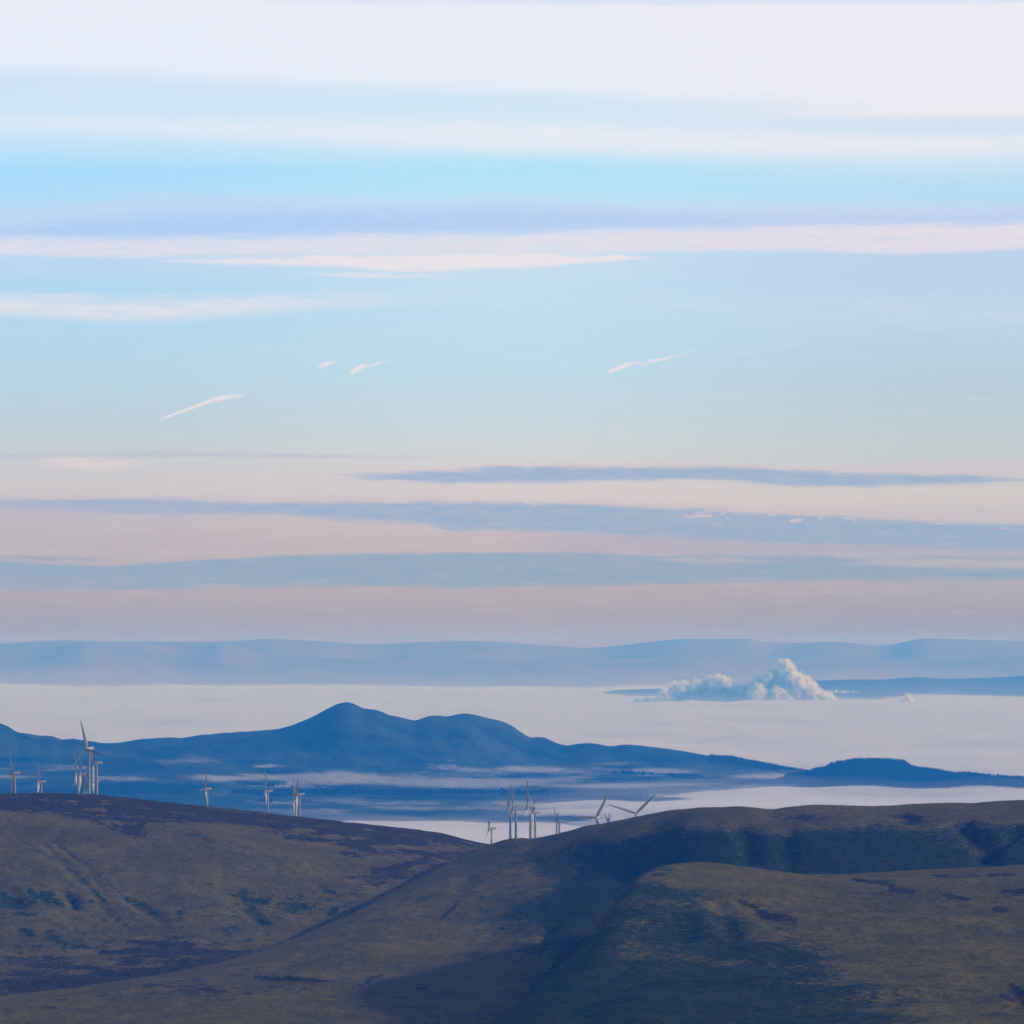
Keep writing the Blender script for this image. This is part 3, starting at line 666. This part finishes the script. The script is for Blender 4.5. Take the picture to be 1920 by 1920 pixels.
# woods on the range: thousands of small conifers that read as one dark mass
def forest(name, hill, n, accept, label, hmin=8, hmax=17):
    V, Fc = [], []
    k = 0
    nr, nc = hill.D.shape
    tries = 0
    Yh = hill.Y()
    while k < n and tries < n * 40:
        tries += 1
        r, c = random.randrange(nr), random.randrange(nc)
        if not accept(hill.X[r, c], Yh[r, c], hill.D[r, c], hill.Z[r, c], r, c): continue
        x = hill.x[r, c] + random.uniform(-8, 8); y = hill.D[r, c] + random.uniform(-8, 8); z = hill.Z[r, c] - 1.0
        h = random.uniform(hmin, hmax); w = h * random.uniform(.2, .36); b = len(V)
        a0 = random.uniform(0, 1)
        V.append((x + random.uniform(-.6, .6), y, z + h))
        for i in range(5):
            a = a0 + i * 1.2566
            V.append((x + w * math.cos(a), y + w * math.sin(a), z + h * random.uniform(.18, .32)))
        for i in range(5):
            a = a0 + i * 1.2566
            V.append((x + w * .7 * math.cos(a), y + w * .7 * math.sin(a), z))
        for i in range(5):
            j = (i + 1) % 5
            Fc.append((b, b + 1 + i, b + 1 + j))
            Fc.append((b + 1 + i, b + 6 + i, b + 6 + j, b + 1 + j))
        k += 1
    o = link(name, raw_mesh(name, V, Fc, TREEMAT))
    tag(o, label, None, None, 'stuff')
    return o
forest('forest', Wh, 10000, lambda X, Y, D, Z, r, c: X > 1470 and Z > zk(176) and D < 20900 * K, 'dark conifer wood covering the low hill at right')
wood_M = np.clip(wd + 0.5 * fbm(M.x / 460, M.D / 590, 161, 4, 0.55), 0, 1)
crM = M.crestD
forest('forest', M, 11000, lambda X, Y, D, Z, r, c: (wood_M[r, c] > .62 and Z > zk(178) and D < crM[c]) or (1330 < X < 1560 and crM[c] - 350 < D < crM[c] + 210), 'dark woods between the frosted fields below the peak')

# ------------------------------------------------------------------ far hills beyond the fog
Xs = np.arange(-2200, 4200, 8.0)
def far(crest, D0, wid, foot, nD, seed, label, amp=20, mat=None):
    D0, wid, foot = D0 * K, wid * K, zk(foot)
    cD = D0 + 2100 * perlin(Xs / 700.0, np.zeros_like(Xs), seed)
    cz = zc(spl(crest, Xs), cD)
    rows = [(cD - wid * 1.6, np.full(Xs.shape, zk(70.0))), (cD - wid, np.full(Xs.shape, foot)), (cD - wid * .45, foot + (cz - foot) * .62), (cD, cz), (cD + wid, np.full(Xs.shape, zk(100.0)))]
    h = Hill(Xs, rows, nD)
    h.Z = h.Z + sstep(0, wid * .5, cD[None, :] - h.D) * fbm(h.x / 2100, h.D / 2400, seed + 3, 5, .55) * amp * 1.5
    tag(link('hill', h.mesh('hill', mat or FARMAT, {})), label, None, None, 'structure')
far([(-2200, 1215), (-200, 1212), (0, 1207), (60, 1203), (120, 1200), (200, 1203), (300, 1203), (380, 1204), (440, 1202), (500, 1198), (560, 1200), (640, 1204), (660, 1208), (740, 1207), (780, 1204), (860, 1202), (930, 1203), (1000, 1208), (1060, 1213), (1100, 1215), (1150, 1212), (1200, 1206), (1250, 1200), (1290, 1197), (1330, 1198), (1390, 1197), (1420, 1201), (1440, 1206), (1480, 1206), (1550, 1203), (1600, 1205), (1640, 1211), (1675, 1209), (1700, 1202), (1735, 1197), (1780, 1198), (1850, 1200), (1920, 1202), (2400, 1210), (4200, 1216)], 76000, 7200, 150.0, 60, 201, 'farthest pale blue hills on the horizon beyond the fog')
far([(-2200, 1240), (-300, 1230), (0, 1226), (70, 1219), (120, 1211), (155, 1203.5), (200, 1205), (270, 1207), (330, 1214), (390, 1208), (410, 1205), (440, 1211), (500, 1224), (600, 1232), (800, 1240), (1000, 1238), (1200, 1235), (1300, 1228), (1500, 1240), (1700, 1236), (1920, 1230), (4200, 1240)], 71500, 3900, 150.0, 50, 221, 'slightly darker blue hills in front of the farthest ones')
far([(-2200, 1340), (1020, 1335), (1080, 1310), (1150, 1294), (1240, 1291), (1330, 1290), (1450, 1284), (1530, 1276), (1590, 1274), (1660, 1274), (1700, 1270.5), (1730, 1269.5), (1770, 1273), (1840, 1271), (1920, 1267), (2300, 1262), (4200, 1270)], 56500, 2200, 165.0, 50, 241, 'low dark blue shore hills behind the steam cloud', 7, SHORE)

# ------------------------------------------------------------------ valley floor
gv = 220000.0
g = grid_mesh('ground', np.array([[(x, y, -520.0) for x in np.linspace(-gv / 2, gv / 2, 41)] for y in np.linspace(-20000, 200000, 41)]), GROUND)
tag(link('ground', g), 'valley floor under the fog', None, None, 'structure')

# ------------------------------------------------------------------ sea of fog
def volume_mat(name, colour, density, aniso=0.0, absorb=(0, 0, 0)):
    m, n = new_mat(name)
    v = n.node('ShaderNodeVolumePrincipled')
    v.inputs['Color'].default_value = tuple(colour) + (1,)
    v.inputs['Density'].default_value = density
    v.inputs['Anisotropy'].default_value = aniso
    v.inputs['Absorption Color'].default_value = tuple(absorb) + (1,)
    o = n.node('ShaderNodeOutputMaterial')
    n.put(o.inputs['Volume'], v.outputs[0])
    return m
FOGMAT = volume_mat('fog_vapour', (0.84, 0.83, 0.95), 1 / 120.0, 0.0)
us = np.linspace(-0.30, 0.30, 300)
ds = np.exp(np.linspace(math.log(17800.0), math.log(106000.0), 330))
U, Dg = np.meshgrid(us, ds)
xg = U * Dg
top = FOGZ + fbm(xg / 3400, Dg / 3200, 301, 4, .5) * 54 + fbm(xg / 1100, Dg / 1000, 311, 3, .5) * 30 - 8 + fbm(xg / 360, Dg / 600, 317, 2, .5) * 5
def fog_body(name, top, bottom, mat, label, kind):
    nr, nc = top.shape
    tv = np.stack([xg, Dg, top], -1).reshape(-1, 3)
    ring = [(0, c) for c in range(nc)] + [(r, nc - 1) for r in range(1, nr)] + [(nr - 1, c) for c in range(nc - 2, -1, -1)] + [(r, 0) for r in range(nr - 2, 0, -1)]
    V = [tuple(p) for p in tv]
    idx = np.arange(nr * nc).reshape(nr, nc)
    Fc = np.stack([idx[:-1, :-1], idx[:-1, 1:], idx[1:, 1:], idx[1:, :-1]], -1).reshape(-1, 4).tolist()
    b0 = len(V)
    V += [(float(xg[r, c]), float(Dg[r, c]), bottom) for r, c in ring]
    nR = len(ring)
    for i in range(nR):
        j = (i + 1) % nR
        Fc.append((int(idx[ring[j]]), int(idx[ring[i]]), b0 + i, b0 + j))
    Fc.append(tuple(b0 + i for i in range(nR - 1, -1, -1)))
    tag(link(name, raw_mesh(name, V, Fc, mat, True)), label, None, None, kind)
# the fog swells where the steam cloud breaks through it
px_ = 960.0 + xg / Dg * F
swell = np.exp(-((px_ - 1390) / 210.0) ** 4) * np.exp(-((Dg - 66600.0) / 1500.0) ** 2)
top = top + swell * (48 + 26 * fbm(xg / 240, Dg / 500, 351, 4, .6))
fog_body('fog_bank', top, -517.0, FOGMAT, 'white sea of fog filling the wide valley between the hills', 'structure')
rag = fbm(xg / 900, Dg / 1500, 331, 4, .55)
fog_body('mist', top + 9 + 17 * rag, -516.0, volume_mat('mist_low', (0.86, 0.84, 0.95), 1 / 2600.0), 'ragged low mist thinning out just above the sea of fog', 'stuff')
fog_body('mist', top + 44 + 30 * fbm(xg / 1500, Dg / 2200, 341, 4, .55), -515.0, volume_mat('mist_high', (0.86, 0.84, 0.95), 1 / 9000.0), 'faint upper veil of mist over the sea of fog', 'stuff')

# thin mist lying over the far half of the fog, up the feet of the far hills
mz = [(-42000, 54000, zk(120.0)), (42000, 54000, zk(120.0)), (42000, 112000, zk(120.0)), (-42000, 112000, zk(120.0))]
mz += [(x, y, zk(440.0) if y > 80000 else zk(270.0)) for x, y, _ in mz]
MIST = volume_mat('mist_air', (0.97, 0.95, 0.95), 1.3e-5)
tag(link('mist', raw_mesh('mist', mz, [(3, 2, 1, 0), (4, 5, 6, 7), (0, 1, 5, 4), (1, 2, 6, 5), (2, 3, 7, 6), (3, 0, 4, 7)], MIST)), 'thin pale mist lying along the feet of the far hills', None, None, 'stuff')

# ------------------------------------------------------------------ steam cloud from a hidden works
def cloud_skin(name):
    m, n = new_mat(name)
    pos = n.node('ShaderNodeNewGeometry').outputs['Position']
    t = n.noise(pos, 1 / 30.0, 5.0, 0.65)
    d = n.node('ShaderNodeBsdfDiffuse'); d.inputs[0].default_value = (0.92, 0.92, 0.92, 1)
    tl = n.node('ShaderNodeBsdfTranslucent'); tl.inputs[0].default_value = (0.92, 0.92, 0.92, 1)
    bp = n.node('ShaderNodeBump'); bp.inputs['Distance'].default_value = 14.0
    n.put(bp.inputs['Height'], t); n.put(d.inputs['Normal'], bp.outputs[0])
    mx_ = n.node('ShaderNodeMixShader'); mx_.inputs[0].default_value = 0.2
    n.put(mx_.inputs[1], d.outputs[0]); n.put(mx_.inputs[2], tl.outputs[0])
    o = n.node('ShaderNodeOutputMaterial'); n.put(o.inputs[0], mx_.outputs[0])
    return m
STEAM = cloud_skin('steam')
VAPOUR = volume_mat('steam_vapour', (1.0, 0.99, 1.0), 1 / 50.0, 0.0)
def puff_mesh(name, puffs, D0, seed, voxel=11.0):
    """many round puffs with smaller puffs budding from them, merged into one skin and roughened"""
    tb = bmesh.new(); bmesh.ops.create_icosphere(tb, subdivisions=2, radius=1.0)
    tv_ = np.array([v.co[:] for v in tb.verts]); tb.verts.index_update()
    tf_ = np.array([[v.index for v in f.verts] for f in tb.faces]); tb.free()
    AV, AF = [], []
    rnd = random.Random(int(seed * 100))
    for i, (px, py, pr, off) in enumerate(puffs):
        c = Vector(pix(px, py, D0 + off))
        r = pr / F * D0
        todo = [(c, r * .92)]
        for _ in range(9 if pr > 5 else 2):
            u = Vector((rnd.gauss(0, 1), rnd.gauss(0, 1), rnd.gauss(0, 1) + .3)).normalized()
            r2 = r * rnd.uniform(.28, .5)
            c2 = c + u * r * .78
            todo.append((c2, r2))
            for _ in range(3):
                u2 = (u + Vector((rnd.gauss(0, .7), rnd.gauss(0, .7), rnd.gauss(0, .7)))).normalized()
                todo.append((c2 + u2 * r2 * .8, r2 * rnd.uniform(.35, .55)))
        for cc, rr in todo:
            AF.append(tf_ + len(AV) * len(tv_)); AV.append(tv_ * rr + np.array(cc[:]))
    me = raw_mesh(name, np.concatenate(AV).tolist(), np.concatenate(AF).tolist(), STEAM)
    o = link(name, me)
    rm = o.modifiers.new('merge', 'REMESH')
    rm.mode = 'VOXEL'; rm.voxel_size = voxel
    dg = bpy.context.evaluated_depsgraph_get()
    me2 = bpy.data.meshes.new_from_object(o.evaluated_get(dg))
    o.modifiers.clear()
    o.data = me2
    bpy.data.meshes.remove(me)
    me2.name = name
    n = len(me2.vertices)
    co = np.empty(n * 3); me2.vertices.foreach_get('co', co); co = co.reshape(-1, 3)
    no = np.empty(n * 3); me2.vertices.foreach_get('normal', no); no = no.reshape(-1, 3)
    k = 1 / 50.0
    w = fbm(co[:, 0] * k + co[:, 1] * k * .6, co[:, 2] * k - co[:, 1] * k * .4, 600 + int(seed), 3, .55)
    co = co + no * (w * voxel * .9 - voxel * 1.3)[:, None]
    me2.vertices.foreach_set('co', co.reshape(-1).astype(np.float32))
    me2.polygons.foreach_set('use_smooth', [True] * len(me2.polygons))
    me2.update()
    me2.materials.clear(); me2.materials.append(STEAM)
    me3 = me2.copy(); me3.name = 'vapour_edge'
    w2 = fbm(co[:, 0] * k * 2.3, co[:, 2] * k * 2.3 + co[:, 1] * k, 640, 3, .6)
    me3.vertices.foreach_set('co', (co + no * (voxel * (3.4 + 3.0 * w2))[:, None]).reshape(-1).astype(np.float32))
    me3.update()
    me3.materials.clear(); me3.materials.append(VAPOUR)
    link('vapour_edge', me3, o)
    return o
PD0 = 48500.0 * K
puffs = [(1472, 1250, 11, 0), (1466, 1260, 12, 0), (1480, 1264, 14, 0), (1470, 1272, 16, 30), (1488, 1276, 16, 0), (1498, 1284, 15, -20), (1508, 1280, 10, 0), (1516, 1292, 13, 0), (1524, 1300, 12, -30), (1536, 1304, 11, 0), (1547, 1308, 10, 0), (1558, 1310, 8, 0), (1530, 1312, 12, 0),
         (1444, 1266, 12, 20), (1434, 1272, 10, 0), (1452, 1270, 11, 40), (1424, 1282, 11, 60), (1412, 1286, 9, 60), (1440, 1284, 12, 120), (1418, 1300, 15, -60), (1424, 1296, 11, -80), (1426, 1316, 9, -20), (1410, 1302, 9, 0), (1400, 1294, 9, 30), (1432, 1326, 9, -20), (1494, 1300, 9, -40), (1498, 1312, 8, -40), (1504, 1322, 9, -30), (1490, 1292, 10, -30),
         (1462, 1298, 24, 420), (1446, 1310, 18, 380), (1476, 1312, 20, 420), (1458, 1320, 18, 380), (1512, 1312, 12, 200), (1388, 1294, 10, 60), (1376, 1288, 9, 60), (1366, 1282, 9, 40), (1356, 1278, 8, 20), (1344, 1276, 8, 20), (1334, 1279, 8, 40), (1322, 1282, 8, 60), (1310, 1285, 7, 40), (1298, 1287, 8, 30), (1284, 1288, 8, 20), (1270, 1288, 7, 30), (1258, 1290, 7, 20), (1246, 1296, 6, -20), (1240, 1304, 6, -30), (1252, 1302, 6, 0),
         (1330, 1292, 11, 160), (1350, 1294, 12, 200), (1370, 1298, 12, 200), (1390, 1304, 12, 160), (1310, 1298, 11, 180), (1290, 1300, 10, 180), (1270, 1302, 9, 150), (1360, 1310, 12, 200), *[(1196 + i * 16, 1319 - 3 * math.exp(-((i - 8) / 5.0) ** 2), 8 + 2.5 * math.exp(-((i - 9) / 5.0) ** 2), 120 + 40 * (i % 3)) for i in range(16)], (1330, 1308, 11, 200), (1300, 1310, 10, 200), (1384, 1316, 11, 160)]
oS = puff_mesh('steam_cloud', puffs, PD0, 1.0)
tag(oS, 'billowing white steam cloud rising out of the distant fog', 'steam cloud')
oS2 = puff_mesh('steam_cloud', [(1702, 1304, 4, 0), (1701, 1309, 5, 0), (1706, 1313, 6, 0), (1696, 1314, 6, 0)], 49500.0 * K, 5.0, 6.0)
tag(oS2, 'tiny puff of steam standing alone on the fog at right', 'steam cloud')
oS3 = puff_mesh('mist_streak', [(1556 + i * 2.2, 1297 + .3 * math.sin(i), 2.4 - i * .07, 0) for i in range(26)], PD0 - 400, 9.0, 4.5)
tag(oS3, 'thin level streak of mist trailing right from the steam cloud', 'mist')

# ------------------------------------------------------------------ wind turbines
def lathe(profile, n=16, axis='Z'):
    V, Fc = [], []
    for r, z in profile:
        for j in range(n):
            a = j * 2 * math.pi / n
            V.append((r * math.cos(a), r * math.sin(a), z) if axis == 'Z' else (r * math.cos(a), z, r * math.sin(a)))
    for i in range(len(profile) - 1):
        for j in range(n):
            q = (i * n + j, i * n + (j + 1) % n, (i + 1) * n + (j + 1) % n, (i + 1) * n + j)
            Fc.append(q if axis == 'Z' else q[::-1])
    Fc.append(tuple(range(n - 1, -1, -1)) if axis == 'Z' else tuple(range(n)))
    k = (len(profile) - 1) * n
    Fc.append(tuple(range(k, k + n)) if axis == 'Z' else tuple(range(k + n - 1, k - 1, -1)))
    return V, Fc
# tower of unit height, scaled to each site
tower_me = raw_mesh('tower', *lathe([(2.35, 0.0), (2.3, .012), (2.15, .013), (1.95, .33), (1.98, .333), (1.92, .337), (1.65, .66), (1.68, .663), (1.62, .667), (1.35, .985), (1.5, .986), (1.5, 1.0)], 20), TOWERPAINT, True)
hub_me = raw_mesh('hub', *lathe([(0.15, -2.3), (.7, -2.15), (1.15, -1.7), (1.5, -1.0), (1.65, -.2), (1.65, .9), (1.2, 1.1)], 18, 'Y'), PAINT, True)
def nacelle_mesh():
    bm = bmesh.new()
    secs = [(0.0, 1.35, -1.2, 1.35), (.8, 1.65, -1.55, 1.7), (4.0, 1.75, -1.7, 1.85), (8.0, 1.7, -1.6, 1.9), (10.6, 1.5, -1.1, 1.8), (11.4, 1.2, -.7, 1.55)]
    prof = [(-.72, -1), (.72, -1), (1, -.7), (1, .55), (.78, 1), (-.78, 1), (-1, .55), (-1, -.7)]
    rings = []
    for y, hw_, z0, z1 in secs:
        rings.append([bm.verts.new((a * hw_, y, (z0 + z1) / 2 + b * (z1 - z0) / 2)) for a, b in prof])
    for r0, r1 in zip(rings[:-1], rings[1:]):
        for j in range(8):
            bm.faces.new((r0[j], r1[j], r1[(j + 1) % 8], r0[(j + 1) % 8]))
    bm.faces.new(rings[0]); bm.faces.new(rings[-1][::-1])
    # cooler hood and wind vane mast on the roof
    for (x0, x1, y0, y1, z0, z1) in [(-1.0, 1.0, 8.0, 9.4, 1.75, 2.5), (-.08, .08, 9.9, 10.06, 1.6, 3.4)]:
        g_ = bmesh.ops.create_cube(bm, size=1.0)
        for v in g_['verts']:
            v.co = Vector(((x0 + x1) / 2 + v.co.x * (x1 - x0), (y0 + y1) / 2 + v.co.y * (y1 - y0), (z0 + z1) / 2 + v.co.z * (z1 - z0)))
    bmesh.ops.recalc_face_normals(bm, faces=bm.faces)
    me = bpy.data.meshes.new('nacelle')
    bm.to_mesh(me); bm.free()
    me.materials.append(PAINT)
    return me
nacelle_me = nacelle_mesh()
def blade_mesh(Lb=40.0):
    V, Fc = [], []
    st = [(0.6, 1.5, 1.5, 0), (2.5, 1.5, 1.4, 10), (6.0, 2.6, .95, 42), (9.0, 3.1, .75, 46), (14, 2.75, .58, 40), (20, 2.2, .44, 34), (27, 1.65, .32, 30), (34, 1.1, .2, 28), (38.5, .6, .1, 27), (Lb, .18, .04, 27)]
    n = 12
    for z, ch, th, tw in st:
        for j in range(n):
            a = j * 2 * math.pi / n
            x = 1.6 * ch * (.5 * math.cos(a) + .12); y = 1.5 * th * .5 * math.sin(a)
            t = R(tw)
            bend = -0.0009 * z * z
            V.append((x * math.cos(t) - y * math.sin(t), x * math.sin(t) + y * math.cos(t) + bend, z))
    for i in range(len(st) - 1):
        for j in range(n):
            Fc.append((i * n + j, i * n + (j + 1) % n, (i + 1) * n + (j + 1) % n, (i + 1) * n + j))
    Fc.append(tuple(range(n - 1, -1, -1)))
    Fc.append(tuple(range((len(st) - 1) * n, len(st) * n)))
    return raw_mesh('blade', V, Fc, PAINT, True)
blade_me = blade_mesh()

# hub column, hub row, blade length in the picture, openness of the rotor disc, rotor angle, label
turbines = [
 (22.3, 1449.5, 52, .10, -55, 'leftmost wind turbine, two blades raised in a narrow V'),
 (72.5, 1465.5, 49, .09, 3, 'second wind turbine from the left edge, one blade straight up'),
 (162.8, 1403.4, 58, .76, -15, 'tallest wind turbine of the left cluster, upper blade reaching above the skyline'),
 (142.5, 1452.5, 44, .14, -4, 'leftmost turbine of the tight left cluster, its lower parts behind the brow'),
 (151.0, 1452.0, 54, .09, 3, 'edge-on turbine just left of the tallest turbine tower'),
 (175.8, 1430.4, 54, .15, 54, 'turbine right of the tallest one with two raised blades in a V'),
 (175.5, 1463.5, 42, .13, 6, 'low turbine at the right foot of the left cluster, blade upright'),
 (164.4, 1471.0, 40, .18, -42, 'smallest turbine of the left cluster, hub close to the brow'),
 (385.0, 1479.0, 40, .31, 24, 'lone turbine halfway along the left hill brow, blade leaning right'),
 (498.0, 1483.0, 44, .15, 8, 'lone upright turbine left of the touching pair'),
 (556.6, 1489.5, 48, .14, 45, 'higher turbine of the touching pair, blades in an open V'),
 (550.3, 1502.5, 42, .15, 8, 'lower turbine of the touching pair, blade straight up'),
 (916.8, 1553.0, 43, .18, -4, 'small turbine in the saddle at the left of the central group'),
 (952.0, 1517.8, 46, .45, 12, 'central turbine with one blade pointing down to the left and splayed rotor'),
 (962.0, 1510.5, 46, .16, -20, 'turbine right behind the splayed one, upper blade leaning left'),
 (988.6, 1511.0, 57, .30, 3, 'tallest turbine of the central group, blade straight up'),
 (998.4, 1523.0, 46, .20, 42, 'turbine just right of the tallest central one, blade leaning right'),
 (1043.5, 1540.0, 46, .10, -56, 'turbine with two short upright blades between the central group and the slope'),
 (1116.8, 1533.0, 56, .90, -90, 'turbine on the slope with one blade held level to the left'),
 (1139.5, 1543.0, 40, .14, 58, 'turbine hidden to its hub behind the slope, one thin blade showing'),
 (1191.3, 1525.0, 56, .95, -73, 'rightmost turbine, rotor facing the camera above the slope'),
]
OVER = 4.6
first = None
parts0 = []
for i, (hx, hy, Lp, s, phi, label) in enumerate(turbines):
    d = 40.0 * F / Lp
    if d < 7640: d = 7640.0
    hubp = Vector(pix(hx, hy, d))
    c = math.sqrt(1 - s * s)
    tx, ty = hubp.x + OVER * c, hubp.y + OVER * s
    gz = ground_z(tx, ty)
    H = hubp.z - gz
    print('turbine', i, 'd %.0f' % d, 'H %.0f' % H)
    if first is None:
        root = bpy.data.objects.new('wind_turbine', None); COL.objects.link(root)
        tower = link('tower', tower_me, root)
        nac = link('nacelle', nacelle_me, root)
        hub = link('hub', hub_me, root)
        blades = [link('blade', blade_me, root) for _ in range(3)]
        first = (root, tower, nac, hub, blades)
    else:
        root = first[0].copy(); COL.objects.link(root)
        def cp(o):
            q = o.copy(); COL.objects.link(q); q.parent = root; return q
        tower, nac, hub = cp(first[1]), cp(first[2]), cp(first[3])
        blades = [cp(b) for b in first[4]]
    root.location = (tx, ty, gz)
    root.rotation_euler = (0, 0, -math.acos(s))
    tag(root, label, 'wind turbine', 'wind turbines of the hill wind farm')
    tower.location = (0, 0, -0.6); tower.scale = (1, 1, H - 0.9)
    nac.location = (0, -OVER + 1.0, H)
    hub.location = (0, -OVER, H)
    for k, b in enumerate(blades):
        b.location = (0, -OVER, H)
        b.rotation_euler = (0, R(phi + 120 * k), 0)

# ------------------------------------------------------------------ haze: the evening air itself
hz = [(-60000, -3000, -520.0 - 1.0), (60000, -3000, -520.0 - 1.0), (60000, 128000, -520.0 - 1.0), (-60000, 128000, -520.0 - 1.0), (-60000, -3000, 812), (60000, -3000, 812), (60000, 128000, 812), (-60000, 128000, 812)]
HAZE = volume_mat('haze_air', (0.010, 0.24, 1.0), 3.5e-5, 0.0, (1, 1, 1))
oH = link('haze', raw_mesh('haze', hz, [(3, 2, 1, 0), (4, 5, 6, 7), (0, 1, 5, 4), (1, 2, 6, 5), (2, 3, 7, 6), (3, 0, 4, 7)], HAZE))
tag(oH, 'blue evening haze filling the air over the valley', None, None, 'stuff')
